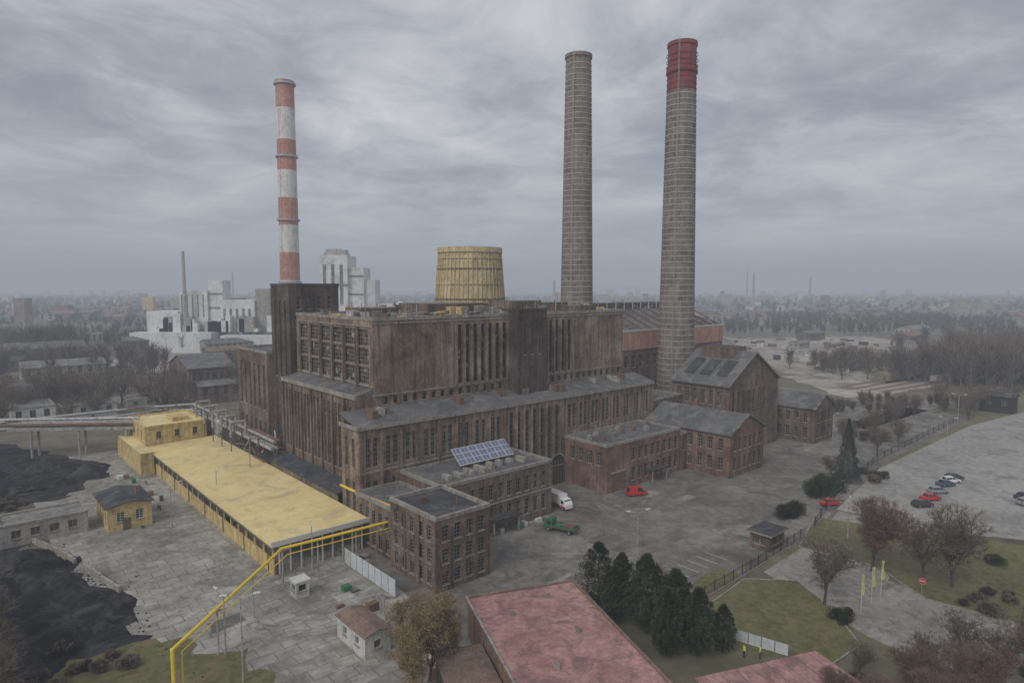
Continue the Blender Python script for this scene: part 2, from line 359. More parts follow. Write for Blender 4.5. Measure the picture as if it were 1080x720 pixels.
P=[(-108,123),(-90,114),(-74,104),(-58,92)]
for a,b in zip(P,P[1:]):
    A=Vector(a);B=Vector(b);k=int((B-A).length/3)
    for i in range(k):
        C=A.lerp(B,i/k);D=A.lerp(B,(i+.97)/k);d=(D-C).normalized();n_=Vector((-d.y,d.x))*.18; h=R.uniform(.7,1.1)
        if R.random()<.12: continue
        o.prism([tuple(C-n_),tuple(D-n_),tuple(D+n_),tuple(C+n_)],0,h,'concrete')
o.finish()
o=O('coal_spill',True)
for k in range(450):
    x=R.gauss(-68,13);y=97-(x+68)*.8+R.gauss(0,2.2); s_=R.uniform(.05,.18)
    o.hexa([(x-s_,y-s_,0),(x+s_,y-s_*.8,0),(x+s_,y+s_,0),(x-s_,y+s_*.7,0),(x-s_*.4,y-s_*.4,s_),(x+s_*.5,y-s_*.4,s_*.8),(x+s_*.4,y+s_*.5,s_),(x-s_*.5,y+s_*.4,s_*.7)],'coal')
o.finish()

# ================================================================ power station
o=O('power_station_building')
ZT=38.7
fw=[]
fw+=row(19.6,34,7,1.15,24.8,37.2,1,12)
fw+=row(44.3,55,5,1.15,24.8,37.2,1,12)
fw+=row(1.5,33,14,1.0,22.4,23.8,2,1)+row(45,74,13,1.0,22.4,23.8,2,1)
o.facade(60.8,109,135.5,109,0,ZT,fw,'brick_main',fr='frame_dark')
lw=[]
for zz in (26.3,30.0,33.7):
    lw+=row(1.2,33.8,6,4.6,zz,zz+3.2,5,4)
o.facade(60.8,144,60.8,109,0,ZT,lw,'brick_main',gl='glass_grid',fr='frame')
o.facade(135.5,109,135.5,144,0,ZT,row(2,33,8,2,24,36,2,8),'brick_main'); o.facade(135.5,144,60.8,144,0,ZT,row(3,70,16,2,24,36,2,8),'brick_main')
o.flatroof(60.8,109,135.5,144,ZT,.55,mat='roof_grey')
o.part('trim')
for z in (24.2,38.0): 
    o.box(60.6,108.85,z,94.9,108.999,z+.25,'coping'); o.box(104.2,108.85,z,135.6,108.999,z+.25,'coping')
for z in (25.9,37.4): o.box(60.62,109,z,60.799,144,z+.22,'coping')
for i in range(8): o.box(80.1+i*2.06,108.6,24.5,80.65+i*2.06,108.998,37.6,'brick_main')
for i in range(6): o.box(104.9+i*2.14,108.6,24.5,105.4+i*2.14,108.998,37.6,'brick_main')
for i in range(1,7): 
    q=109+.3+i*5.43; o.box(60.35,q-.3,0,60.798,q+.3,37.4,'brick_main')
o.facade(95,105.8,104,105.8,0,39.8,row(1,8,3,.5,30,37,1,4),'brick_soot'); o.facade(104,105.8,104,109,0,39.8,[],'brick_soot'); o.facade(104,109.05,95,109.05,38,39.8,[],'brick_soot'); o.facade(95,109,95,105.8,0,39.8,[],'brick_soot')
o.flatroof(95,105.8,104,111,39.8,.4,mat='roof_dark',cop='brick_soot')
o.facade(59.3,144.2,71.5,144.2,0,45.4,row(1,11,4,.8,40,43,1,3),'brick_soot'); o.facade(71.5,144.2,71.5,155,0,45.4,[],'brick_soot'); o.facade(71.5,155,59.3,155,0,45.4,[],'brick_soot')
o.facade(59.3,155,59.3,144.2,0,45.4,row(1,10,3,1,8,20,1,8)+row(1,10,3,1,24,42,1,10),'brick_soot')
o.flatroof(59.3,144.2,71.5,155,45.4,.5,mat='roof_dark',cop='brick_soot')
o.facade(58,176,58,155.2,0,29,row(1,20,6,1.2,6,12,1,5)+row(1,20,6,1.2,15,26,1,8),'brick_dark'); o.facade(58,155.2,80,155.2,0,29,[],'brick_dark'); o.facade(80,155.2,80,176,0,29,[],'brick_dark'); o.facade(80,176,58,176,0,29,[],'brick_dark')
o.flatroof(58,155.2,80,176,29,.5)
lw=pairs(.8,34.2,7,1.05,.7,9.5,22.3,2,9)+pairs(.8,34.2,7,1.05,.7,3,7.5,2,3)
o.facade(57.2,144,57.2,109,0,24.6,lw,'brick_dark'); 
o.part('trim'); 
for i in range(8): o.box(56.85,109+i*4.94-.35 if i else 109.02,0,57.198,min(109+i*4.94+.35,143.9),23.8,'brick_dark')
o.box(56.8,109,23.9,57.19,144,24.7,'coping')
o.part('roof'); o.hexa([(57.2,109,24.6),(60.795,109,24.6),(60.795,144,24.6),(57.2,144,24.6),(57.2,109,24.7),(60.795,109,25.6),(60.795,144,25.6),(57.2,144,24.7)],'roof_felt')
o.facade(57.2,109,60.8,109,0,24.7,[],'brick_dark')
o.facade(53.2,142,53.2,109.2,0,6.6,row(.5,32,10,1.6,2.5,5,3,2),'brick_dark'); o.facade(53.2,142,57.2,142,0,7,[],'brick_dark')
o.part('roof'); o.hexa([(52.9,109.2,6.6),(57.19,109.2,7.6),(57.19,142.3,7.6),(52.9,142.3,6.6),(52.9,109.2,6.8),(57.19,109.2,7.8),(57.19,142.3,7.8),(52.9,142.3,6.8)],'roof_dark')
WP=54.0
ww=pairs(.6,34,8,.95,.55,12.6,17.9,2,6)+row(35,51,7,1.25,4,18.2,1,12)+pairs(53,85,8,1.0,.6,12.4,17.9,2,6)+pairs(.8,8,2,.95,.55,3,10,2,6)
o.facade(WP,102.5,140,102.5,0,20,ww,'brick_main',fr='frame')
o.facade(WP,109,WP,102.5,0,20,row(.7,5.8,2,.95,12.6,17.9,2,6)+row(.7,5.8,2,.95,3,10,2,6),'brick_main'); o.facade(140,102.5,140,109,0,20,[],'brick_main')
o.part('walls'); o.poly([(57.2,109,0),(WP,109,0),(WP,109,20),(57.2,109,20)],'brick_main')
o.part('roof'); o.hexa([(WP-.3,102.1,19.9),(140.3,102.1,19.9),(140.3,108.99,21.8),(WP-.3,108.99,21.8),(WP-.3,102.1,20.2),(140.3,102.1,20.2),(140.3,108.99,22.1),(WP-.3,108.99,22.1)],'roof_felt')
o.part('trim'); o.box(WP-.4,102.0,19.6,140.4,102.09,20.3,'coping'); o.box(WP-.4,102.1,19.6,WP-.31,109.2,20.4,'coping')
o.box(WP,102.3,11.6,88.9,102.497,11.9,'coping')
for i in range(9): o.box(WP+.02+i*4.25,102.2,0,WP+.5+i*4.25,102.498,19.2,'brick_main')
for i in range(8): o.box(88.9+i*2.28,102.05,0,89.4+i*2.28,102.498,19.3,'brick_main')
for i in range(9): o.box(106.8+i*4.1,102.2,0,107.3+i*4.1,102.498,19.2,'brick_main')
def arch(o,p,q,w,h,mat,r,d):
    pts=[(p-w/2,0),(p-w/2,h-w/2)]+[(p-w/2*math.cos(a),h-w/2+w/2*math.sin(a)) for a in [math.pi*i/12 for i in range(1,12)]]+[(p+w/2,h-w/2),(p+w/2,0)]
    o.poly([(a,q-d,z) for a,z in pts],mat)
o.part('gate'); arch(o,104,102.03,5.4,7.2,'coping',0,.0); arch(o,104,102.0,4.6,6.8,'black',0,.02)
for k in range(5): o.box(102.1+k*.95,101.9,0,102.18+k*.95,101.97,5.6,'frame')
o.box(101.75,101.88,4.3,106.25,101.96,4.45,'frame')
o.part('roof_equipment')
for k in range(170):
    p=R.uniform(62.5,134);q=R.uniform(110.5,143); w=R.uniform(.4,2.4);d=R.uniform(.4,2.4);h=R.choice([.5,.8,1.1,1.5,2.0])
    if 94<p<105 and q<113: continue
    o.box(p,q,ZT-.05,p+w,q+d,ZT+h,R.choice(['concrete','roof_dark','rust','white_wall','roof_grey','yellow_wall']))
for p,q,w,d,h in ((82,122,16,12,2.6),(104,118,10,9,3),(118,126,14,9,2.2),(68,126,9,8,1.8),(120,112,8,5,1.7)):
    o.box(p,q,ZT-.04,p+w,q+d,ZT+h,'brick_dark','roof_grey')
for k in range(40):
    p=R.uniform(62,134);q=R.uniform(110,140); o.tube((p,q,ZT),(p,q,ZT+R.uniform(1,3.6)),.12,R.choice(['steel','rust','frame']),n=6)
for k in range(14):
    p=R.uniform(62,130);q=R.uniform(110.5,125); o.tube((p,q,ZT+.6),(p+R.uniform(2,8),q+R.uniform(-1,3),ZT+.8),.15,R.choice(['steel','rust','yellow_paint']),n=6)
for k in range(30): 
    p=61.6+k*2.5; o.tube((p,109.8,ZT+.5),(p,109.8,ZT+1.5),.035,'frame_dark',n=4)
    if k<14: o.tube((61.5,110+k*2.5,ZT+.5),(61.5,110+k*2.5,ZT+1.5),.035,'frame_dark',n=4)
o.tube((61.6,109.8,ZT+1.5),(134,109.8,ZT+1.5),.03,'frame_dark',n=4); o.tube((61.5,110,ZT+1.5),(61.5,143,ZT+1.5),.03,'frame_dark',n=4)
for k in range(12):
    p=R.uniform(56,138); o.box(p,R.uniform(103.5,106),20.2,p+R.uniform(.6,1.5),107.5,22.4,R.choice(['concrete','rust','brick_dark']))
for k in range(16):
    p=55+k*5.35; o.tube((p,102.1,.1),(p,102.1,19.6),.09,'rust',n=5)
for p,q in ((66,108.8),(78,108.8),(118,108.8),(131,108.8)): o.tube((p,q,22.2),(p,q,38),.1,'rust',n=5)
for q in (114.7,120,131): o.tube((60.2,q,25.5),(60.2,q,38),.08,'rust',n=5)
o.finish()

o=O('brick_annex')
building(o,62.4,89,89,102.3,10.6,front=row(1,25.5,11,1.1,6.2,9,2,4)+row(1,25.5,11,1.1,1.6,4.6,2,4),right=row(1,12,4,1.1,6.2,9)+row(1,12,4,1.1,1.6,4.6),mat='brick_dark')
o.part('trim'); o.box(62.4,88.85,5.3,89.05,88.995,5.55,'coping')
o.part('canopy'); o.box(72,86.6,2.9,79,88.9,3.15,'roof_dark'); o.box(72.3,86.9,0,72.6,87.2,2.9,'concrete'); o.box(78.3,86.9,0,78.6,87.2,2.9,'concrete')
for k in range(8): o.part('roof_equipment').box(66+k*2.6,91+R.uniform(0,3),10.5,66.8+k*2.6,92+R.uniform(2,3),11.3+R.uniform(0,.5),'concrete')
o.finish()
o=O('solar_panels')
for i in range(7):
    p=71.8+i*1.95
    o.hexa([(p,96.2,11.3),(p+1.8,96.2,11.3),(p+1.8,99.3,13.9),(p,99.3,13.9),(p,96.13,11.38),(p+1.8,96.13,11.38),(p+1.8,99.23,13.98),(p,99.23,13.98)],'frame_white')
    for a in range(2):
        for b in range(3):
            pa=p+.08+a*.86; qa=96.2+.1+b*1.0; qb=qa+.9
            z=lambda q:11.3+(q-96.2)*2.6/3.1+.1
            o.poly([(pa,qa-.07,z(qa)),(pa+.78,qa-.07,z(qa)),(pa+.78,qb-.07,z(qb)),(pa,qb-.07,z(qb))],'panel_blue')
    o.tube((p+.9,99.2,10.55),(p+.9,99.2,13.8),.06,'steel',n=5); o.tube((p+.9,96.4,10.55),(p+.9,96.4,11.4),.06,'steel',n=5)
o.finish()
o=O('brick_workshop')
building(o,52.2,76,62.3,88.8,11,front=row(.6,9.6,4,1.2,7.6,9.9)+row(.6,9.6,4,1.2,4.2,6.4)+row(.6,9.6,4,1.2,1,3),left=row(.6,12.2,5,1.2,7.6,9.9)+row(.6,12.2,5,1.2,4.2,6.4)+row(.6,12.2,5,1.2,1,3),right=row(.6,12.2,5,1.2,7.6,9.9)+row(.6,12.2,5,1.2,4.2,6.4),mat='brick_dark',roof='roof_dark',h=.5)
for p in (52.05,62.3): 
    for q in (76.3,80.5,84.5): o.part('trim').box(p,q-.2,0,p+.14,q+.2,10.8,'brick_dark')
o.part('roof_equipment'); o.box(55,84,10.9,56,85,11.9,'brick_dark'); o.tube((59,80,10.9),(59,80,12.2),.12,'rust'); o.tube((57,78,10.9),(57,78,11.8),.1,'steel')
o.finish()
o=O('low_annex')
building(o,53.1,89,62.3,102.3,8.6,left=row(1,12,5,1.2,4.8,7.2)+row(1,12,5,1.2,1,3.4),mat='brick_dark'); o.finish()
o=O('office_block')
building(o,106.5,89.5,134,102.2,10.4,front=row(8,26.8,8,1.3,6,8.8)+row(8,26.8,8,1.3,1.4,4.4),left=row(1,11.6,4,1.2,6,8.8),mat='brick_red')
o.part('doors'); o.box(108.2,89.35,0,112.6,89.494,4.2,'rust'); o.part('trim'); o.box(107.9,89.3,4.2,112.9,89.49,4.5,'coping')
o.part('roof_equipment')
for k in range(11):
    p=108+k*2.3;q=R.uniform(91.5,100); o.box(p,q,10.3,p+R.uniform(.5,1.4),q+.8,11+R.uniform(0,.8),R.choice(['concrete','roof_grey','rust']))
o.part('canopy'); o.box(120,87.2,3,126,89.4,3.2,'roof_dark'); o.box(120.2,87.4,0,120.4,87.6,3,'concrete'); o.box(125.6,87.4,0,125.8,87.6,3,'concrete'); o.finish()
o=O('brick_house')
o.facade(137,77.8,153,77.8,0,10.4,row(1,15,6,1.25,6.3,9.2)+row(1,15,6,1.25,1.6,4.6),'brick_red'); o.facade(153,77.8,153,102,0,10.4,row(1,23,8,1.25,6.3,9.2)+row(1,23,8,1.25,1.6,4.6),'brick_red')
o.facade(153,102,137,102,0,10.4,[],'brick_red'); o.facade(137,102,137,77.8,0,10.4,row(1,23,8,1.25,6.3,9.2)+row(9,23,5,1.25,1.6,4.6),'brick_red')
gable(o,137,77.8,153,102,10.4,14.2,'q','brick_red','roof_felt')
for q in (84,93): o.part('chimney').box(146.5,q,13,147.6,q+.9,16,'brick_red')
o.finish()
o=O('pump_hall')
building(o,134.1,89.5,136.9,102.2,9,front=row(.3,2.6,1,1.2,5,8),mat='brick_dark'); building(o,140.2,102.6,154,113,15,front=row(1,13,5,1.2,10.5,13.8),left=[],mat='brick_dark')
o.finish()
o=O('workshop_hall')
o.facade(154.2,88.6,181,88.6,0,19,row(1.5,25.3,9,1.3,10.5,17,2,8)+row(1.5,25.3,9,1.3,2,7.5,2,5),'brick_dark'); o.facade(181,88.6,181,106,0,19,row(1,16,6,1.3,10.5,17,2,8),'brick_dark'); o.facade(181,106,154.2,106,0,19,[],'brick_dark'); o.facade(154.2,106,154.2,88.6,0,19,row(1,16,6,1.2,13.5,17.4,2,5),'brick_dark')
gable(o,154.2,88.6,181,106,19,27,'q','brick_dark','roof_felt',.6,.3)
for i in range(10): o.part('trim').box(154.3+i*2.93,88.3,0,154.9+i*2.93,88.597,19,'brick_dark')
o.part('trim'); o.hexa([(153.4,87.85,18.7),(167.6,87.85,27.0),(167.6,88,27.0),(153.4,88,18.7),(153.4,87.85,19.2),(167.6,87.85,27.5),(167.6,88,27.5),(153.4,88,19.2)],'coping')
o.hexa([(167.6,87.85,27.0),(181.8,87.85,18.7),(181.8,88,18.7),(167.6,88,27.0),(167.6,87.85,27.5),(181.8,87.85,19.2),(181.8,88,19.2),(167.6,88,27.5)],'coping')
o.part('skylight'); 
for q in (91,96,101): o.hexa([(157,q,20.8),(163,q,24.3),(163,q+3,24.3),(157,q+3,20.8),(157,q,21.3),(163,q,24.9),(163,q+3,24.9),(157,q+3,21.3)],'roof_dark')
o.box(164,93,25,171,103,28.3,'brick_dark','roof_dark')
o.finish()
o=O('brick_house')
o.facade(186,79.5,198.5,79.5,0,10.2,row(1,11.5,4,1.3,6,8.8)+row(1,11.5,4,1.3,1.5,4.4),'brick_dark'); o.facade(198.5,79.5,198.5,100,0,10.2,row(1,19,7,1.3,6,8.8)+row(1,19,7,1.3,1.5,4.4),'brick_dark'); o.facade(198.5,100,186,100,0,10.2,[],'brick_dark'); o.facade(186,100,186,79.5,0,10.2,row(1,19,7,1.3,6,8.8)+row(1,19,7,1.3,1.5,4.4),'brick_dark')
gable(o,186,79.5,198.5,100,10.2,13.6,'q','brick_dark','roof_felt'); o.finish()
o=O('boiler_hall')
o.facade(136,126,214,126,0,31,row(2,76,20,2.0,20,23.6,2,4),'brick_red'); o.facade(214,126,214,165,0,31,row(1,38,8,3,10,28,3,8),'salmon'); o.facade(214,165,136,165,0,31,[],'salmon'); o.facade(136,165,136,126,0,31,[],'brick_main')
o.part('trim'); o.box(136,125.8,25.5,214.2,125.998,31.2,'salmon'); o.box(136,125.7,31.2,214.4,126.1,31.7,'frame_white')
o.part('roof')
o.hexa([(136,126,31.2),(214,126,31.2),(214,165,31.2),(136,165,31.2),(136,140,37.5),(206,140,37.5),(206,151,37.5),(136,151,37.5)],'roof_felt')
o.part('lantern'); o.box(140,142,37.4,202,149,39.6,'glass_grid','roof_dark')
for i in range(14): o.box(140+i*4.6,141.8,37.5,140.3+i*4.6,142,39.7,'frame_white')
for i in range(16): o.hexa([(137+i*5,125.9,31.3),(137.5+i*5,125.9,31.3),(137.5+i*5,140,37.6),(137+i*5,140,37.6),(137+i*5,125.9,31.6),(137.5+i*5,125.9,31.6),(137.5+i*5,140,37.9),(137+i*5,140,37.9)],'rust')
o.finish()

# ================================================================ chimneys
def chimney(name,x,y,H,r0,r1,hoops=None,cap=None,bands=None):
    o=O(name,True); o.part('shaft')
    R_=lambda z:r0+(r1-r0)*(z/H)**.9
    if bands:
        zs=[0]+bands+[H]; segs=len(zs)-1
        for i in range(segs):
            top=(segs-1-i)%2==0
            o.lathe(x,y,[(R_(zs[i]),zs[i]),(R_(zs[i+1]),zs[i+1])],'chimney_red' if top else 'chimney_white',40,cap=False)
    else:
        zc=cap or H
        zz=[zc*i/10 for i in range(11)]
        o.lathe(x,y,[(R_(z),z) for z in zz],'chimney_brick',40,cap=False)
        if cap:
            o.lathe(x,y,[(R_(cap),cap),(R_(H),H)],'chimney_cap',40,cap=False)
            o.lathe(x,y,[(R_(H-12)+.02,H-9),(R_(H-9)+.35,H-8.4),(R_(H)+.35,H-7)],'chimney_cap',40,cap=False)
    o.lathe(x,y,[(R_(H)+.0,H-1.2),(R_(H)+.3,H-1.0),(R_(H)+.3,H+.1),(R_(H)-.7,H+.1),(R_(H)-.9,H-4)],'chimney_cap' if cap else ('chimney_red' if bands else 'chimney_brick'),40,cap=False)
    o.lathe(x,y,[(R_(H)-.6,H-3),(.01,H-3)],'black',40,cap=False)
    if hoops:
        o.part('hoops'); z=8
        while z<H-(3 if not cap else 3):
            r=R_(z)+(.05 if not cap or z<H-9.5 else .4); o.lathe(x,y,[(r-.05,z),(r+.04,z),(r+.04,z+.2),(r-.05,z+.2)],'hoop' if not cap or z<cap else 'chimney_cap',40,cap=False); z+=hoops*R.uniform(.93,1.07)
    o.part('ladder')
    a=math.radians(-115)
    for da in (-.03,.03):
        A=(x+(R_(0)+.35)*math.cos(a+da),y+(R_(0)+.35)*math.sin(a+da),2);B=(x+(R_(H)+.35)*math.cos(a+da),y+(R_(H)+.35)*math.sin(a+da),H+.8)
        o.tube(A,B,.06,'hoop',n=4)
    if bands:
        o.part('platform')
        for z in (H*.3,H*.52,H*.74,H-2):
            r=R_(z); o.lathe(x,y,[(r,z),(r+1,z),(r+1,z+1.1),(r+.95,z+1.1),(r+.95,z+.1),(r,z+.1)],'steel',32,cap=False)
    return o.finish()
chimney('brick_chimney',51.1,200,117.6,5.95,4.15,1.7,cap=103.5)
chimney('brick_chimney',21.0,210,117.6,5.95,4.0,1.7)
chimney('striped_chimney',-125,365,157.5,5.6,4.9,bands=[34,49,64.5,79.5,94.5,109.5,126,143])
o=O('cooling_tower',True); o.part('shell')
def rr(z): return 10.6+6.2*((58-z)/58)**1.35
o.lathe(-14.4,222,[(rr(z),z) for z in (0,6,12,18,24,30,36,42,48,53,56.5)],'cream_tower',48,cap=False)
o.lathe(-14.4,222,[(rr(56.5),56.5),(rr(56.5)+.45,56.6),(rr(58)+.45,58.3),(rr(58)-.3,58.3),(rr(54)-.4,52)],'cream_tower',48,cap=False)
o.part('ribs')
for i in range(48):
    a=2*math.pi*i/48
    for z0,z1 in ((0,20),(20,38),(38,57)):
        o.tube((-14.4+(rr(z0)+.1)*math.cos(a),222+(rr(z0)+.1)*math.sin(a),z0),(-14.4+(rr(z1)+.1)*math.cos(a),222+(rr(z1)+.1)*math.sin(a),z1),.16,'cream_tower',n=4)
for z in (36,41,46,51,54.5):
    o.lathe(-14.4,222,[(rr(z),z),(rr(z)+.35,z),(rr(z)+.35,z+.35),(rr(z),z+.35)],'rust' if z in(41,51) else 'cream_tower',48,cap=False)
o.finish()

# ================================================================ yellow shed
o=O('yellow_loading_shed')
o.part('roof'); o.hexa([(36.2,97.5,4.7),(53,97.5,5.2),(53,181,5.2),(36.2,181,4.7),(36.2,97.5,4.95),(53,97.5,5.45),(53,181,5.45),(36.2,181,4.95)],'yellow_roof')
for i in range(28):
    q=99+i*2.97; o.hexa([(36.3,q,4.953),(52.9,q,5.447),(52.9,q+.05,5.447),(36.3,q+.05,4.953),(36.3,q,4.97),(52.9,q,5.465),(52.9,q+.05,5.465),(36.3,q+.05,4.97)],'yellow_roof')
o.part('walls')
o.box(36.6,98,0,36.85,180.9,2.5,'yellow_wall'); o.box(36.55,98,4.1,36.8,180.9,4.7,'yellow_wall')
for i in range(22):
    q=98.1+i*3.92; o.box(36.6,q,2.5,36.85,q+.35,4.1,'yellow_wall')
    o.box(36.9,q,0,37.1,q+.25,4.6,'rust')
o.box(51.9,99,0,52.2,180.9,5.0,'yellow_wall'); o.box(36.6,180.6,0,52.2,180.9,4.9,'yellow_wall')
o.box(37,126,0,51.8,126.2,4.9,'yellow_wall')
for i in range(9):
    o.box(37.5+i*1.8,98.0,0,37.7+i*1.8,98.2,4.75,'frame_white')
o.part('windows'); 
for i in range(6,21):
    q=98.45+i*3.92; o.poly([(36.7,q+3.57,2.5),(36.7,q,2.5),(36.7,q,4.1),(36.7,q+3.57,4.1)],'glass')
    for k in range(1,4): o.box(36.66,q+k*.9-.04,2.5,36.695,q+k*.9+.04,4.1,'frame_dark')
o.part('floor'); o.box(37.12,98.5,.02,51.8,126,.9,'concrete')
o.part('trim'); o.box(36.1,97.3,4.75,53.1,97.49,5.6,'frame_white'); o.tube((36.05,97.5,4.6),(36.05,181,4.6),.12,'frame_dark',n=6)
for i in range(8): o.tube((36.5,100+i*11,.1),(36.5,100+i*11,4.5),.07,'frame_dark',n=5)
o.finish()
o=O('yellow_transfer_tower')
o.facade(36.4,181.2,51,181.2,0,9.6,row(1,14,3,1.2,6.6,8.4,2,2),'yellow_wall'); o.facade(51,181.2,51,200,0,9.6,[],'yellow_wall'); o.facade(51,200,36.4,200,0,9.6,[],'yellow_wall'); o.facade(36.4,200,36.4,181.2,0,9.6,row(1,17,4,1.3,6.4,8.4,2,2)+row(1,17,3,2,1,4.2,2,2),'yellow_wall')
o.flatroof(36.4,181.2,51,200,9.6,.4,mat='yellow_roof',cop='yellow_wall')
o.part('lower_bay'); o.box(33.4,172,0,36.3,199,5.4,'yellow_wall','yellow_roof'); o.part('roof_equipment').box(44,186,9.5,48,192,10.6,'yellow_wall')
o.finish()
o=O('yellow_house')
o.facade(20.5,135.5,27.8,135.5,0,4.6,row(.6,6.8,2,1.3,1.6,3.4),'yellow_wall',fr='frame_white'); o.facade(27.8,135.5,27.8,147,0,4.6,[],'yellow_wall'); o.facade(27.8,147,20.5,147,0,4.6,[],'yellow_wall'); o.facade(20.5,147,20.5,135.5,0,4.6,row(.6,11,4,1.2,1.6,3.4),'yellow_wall',fr='frame_white')
gable(o,20.5,135.5,27.8,147,4.6,5.3,'q','yellow_wall','roof_dark',.5,.15)
o.part('door'); o.box(22.9,135.4,0,24.2,135.49,2.2,'rust'); o.part('stack').box(26,140,5,26.6,140.6,6.6,'brick_red'); o.finish()
o=O('concrete_garage')
building(o,5,139,18,146.5,3.8,front=row(1,12,4,1.4,1.4,2.8),left=row(1,6,2,1.2,1.4,2.8),mat='concrete',roof='roof_grey',h=.25); o.finish()
o=O('white_cabin')
o.facade(36,67.7,39.5,67.7,0,2.9,row(.5,3,1,1,1,2),'white_wall'); o.facade(39.5,67.7,39.5,75,0,2.9,row(.5,6.8,3,1,1,2),'white_wall'); o.facade(39.5,75,36,75,0,2.9,[],'white_wall'); o.facade(36,75,36,67.7,0,2.9,row(.5,6.8,2,1,1.1,2.2),'white_wall')
gable(o,36,67.7,39.5,75,2.9,3.3,'q','white_wall','brown_roof',.25,.1); o.finish()
o=O('kiosk')
o.facade(36,88,38,88,0,2.4,[(.4,1.6,1,2,1,1)],'white_wall'); o.facade(38,88,38,90,0,2.4,[(.4,1.6,1,2,1,1)],'white_wall'); o.facade(38,90,36,90,0,2.4,[],'white_wall'); o.facade(36,90,36,88,0,2.4,[(.4,1.6,1,2,1,1)],'white_wall')
o.part('roof').box(35.8,87.8,2.4,38.2,90.2,2.6,'frame_white'); o.finish()
o=O('panel_fence')
for i in range(8):
    q=79+i*1.95; o.box(47,q,.15,47.08,q+1.85,2.7,'cloth_panel'); o.box(46.95,q+1.85,0,47.1,q+1.95,2.8,'steel')
o.finish()
o=O('concrete_wall')
for i in range(6):
    q=64+i*2.4; o.box(43.5,q,0,43.65,q+2.3,2.1,'concrete'); o.box(43.45,q+2.3,0,43.7,q+2.4,2.25,'coping')
o.finish()
o=O('material_stack')
for k in range(34):
    p,q=R.choice([(40+R.gauss(0,2),84+R.gauss(0,3)),(50+R.gauss(0,.8),94+R.gauss(0,3)),(30+R.gauss(0,3),140+R.gauss(0,5)),(41+R.gauss(0,1.5),62+R.gauss(0,2.5)),(80+R.gauss(0,5),87+R.gauss(0,.5)),(30+R.gauss(0,2),165+R.gauss(0,9))])
    w=R.uniform(.4,1.6);d=R.uniform(.4,1.6);h=R.uniform(.2,1.2); o.box(p,q,.03,p+w,q+d,h,R.choice(['rust','concrete','frame_white','brown_roof','frame_dark','steel','green_bin']))
o.finish()
o=O('gas_pipeline')
a=W2L(-36.9,67); P=[(a[0],a[1],0),(a[0],a[1],5.8),(36.2,93.2,6.0),(54.3,91.8,6.2),(54.3,91.8,8.6),(53.2,104.6,8.8),(53.2,108,8.8)]
o.part('pipe').path(P,.22,'yellow_paint')
for p in P[1:-1]: o.lathe(*p[:2],[(.05,p[2]-.25),(.24,p[2]-.15),(.24,p[2]+.15),(.05,p[2]+.25)],'yellow_paint',8)
o.part('pipe').path([(a[0]+1,a[1]+.3,0),(a[0]+1,a[1]+.3,5.1),(36.6,92.2,5.3),(53.8,90.9,5.5)],.08,'yellow_paint',6)
o.part('supports')
for t in (.33,.66,1.0):
    p=a[0]+(36.2-a[0])*t; q=a[1]+(93.2-a[1])*t; o.tube((p,q,0),(p,q,5.7),.13,'steel',n=6); o.box(p-.5,q-.1,5.55,p+1,q+.1,5.7,'steel')
for t in (.3,.65): o.tube((36.2+18*t,93.2-1.4*t,0),(36.2+18*t,93.2-1.4*t,5.8),.13,'steel',n=6)
o.finish()
o=O('pipe_rack')
o.part('pipes')
for k,(p,z,r,m) in enumerate(((54,8.6,.45,'steel'),(55.2,8.7,.35,'steel'),(56.2,8.6,.3,'rust'),(54.6,10.2,.4,'steel'),(55.8,10.3,.28,'rust'))):
    o.path([(p,143,z),(p,206,z)],r,m)
    o.path([(p,206,z),(p-8-k*2,210,z),(p-60,214+k,z-1)],r,m)
for k in range(10):
    q=150+k*5.5
    for p in (53.4,56.8): o.tube((p,q,0),(p,q,10.8),.16,'rust',n=5)
    o.box(53.2,q-.12,8.0,57,q+.12,8.2,'rust'); o.box(53.2,q-.12,9.6,57,q+.12,9.8,'rust')
    o.tube((53.4,q,0),(56.8,q,8),.07,'rust',n=4)
for k in range(5):
    q=160+k*7; o.path([(50.5,q,9),(50.5,q,12.5+k*.3),(54,q,12.5+k*.3),(54,q,9)],.3,'steel')
    o.tube((50.5,q,5.3),(50.5,q,9.2),.12,'rust',n=5)
for k in range(70):
    p=R.uniform(52.6,58);q=R.uniform(143,205); o.tube((p,q,R.uniform(2,10)),(p+R.uniform(-3,3),q+R.uniform(-8,8),R.uniform(3,11)),R.uniform(.06,.25),R.choice(['steel','rust','concrete']),n=6)
o.part('tank'); o.lathe(55,182,[(2,0),(2,9),(1.2,10.2)],'steel',20); o.lathe(50,208,[(3,0),(3,7),(1.6,8.2)],'concrete',20)
o.part('housing'); o.box(52.6,145,0,57,152,6,'rust','roof_dark'); o.box(53,188,0,58,197,7,'concrete','roof_dark')
o.finish()
o=O('pipe_bridge',True)
A=Vector((-100,171));B=Vector((-260,158)); d=(B-A).normalized(); n_=Vector((-d.y,d.x))
o.part('pipes')
for off,z,r in ((-1.2,8.9,.5),(0,8.9,.4),(1.1,8.8,.45),(.4,10.2,.35)):
    a=A+n_*off;b=B+n_*off; o.tube((a.x,a.y,z),(b.x,b.y,z),r,'steel' if off<1 else 'rust')
o.part('deck'); a=A-n_*2;b=B-n_*2;c=B+n_*2;e=A+n_*2; o.prism([tuple(x) for x in (a,b,c,e)],7.4,8.1,'concrete')
o.part('columns')
for k in range(14):
    c=A+d*(k*12+3)
    for s_ in (-1.5,1.5):
        w=c+n_*s_; o.tube((w.x,w.y,0),(w.x,w.y,7.4),.3,'concrete',n=6)
o.finish()

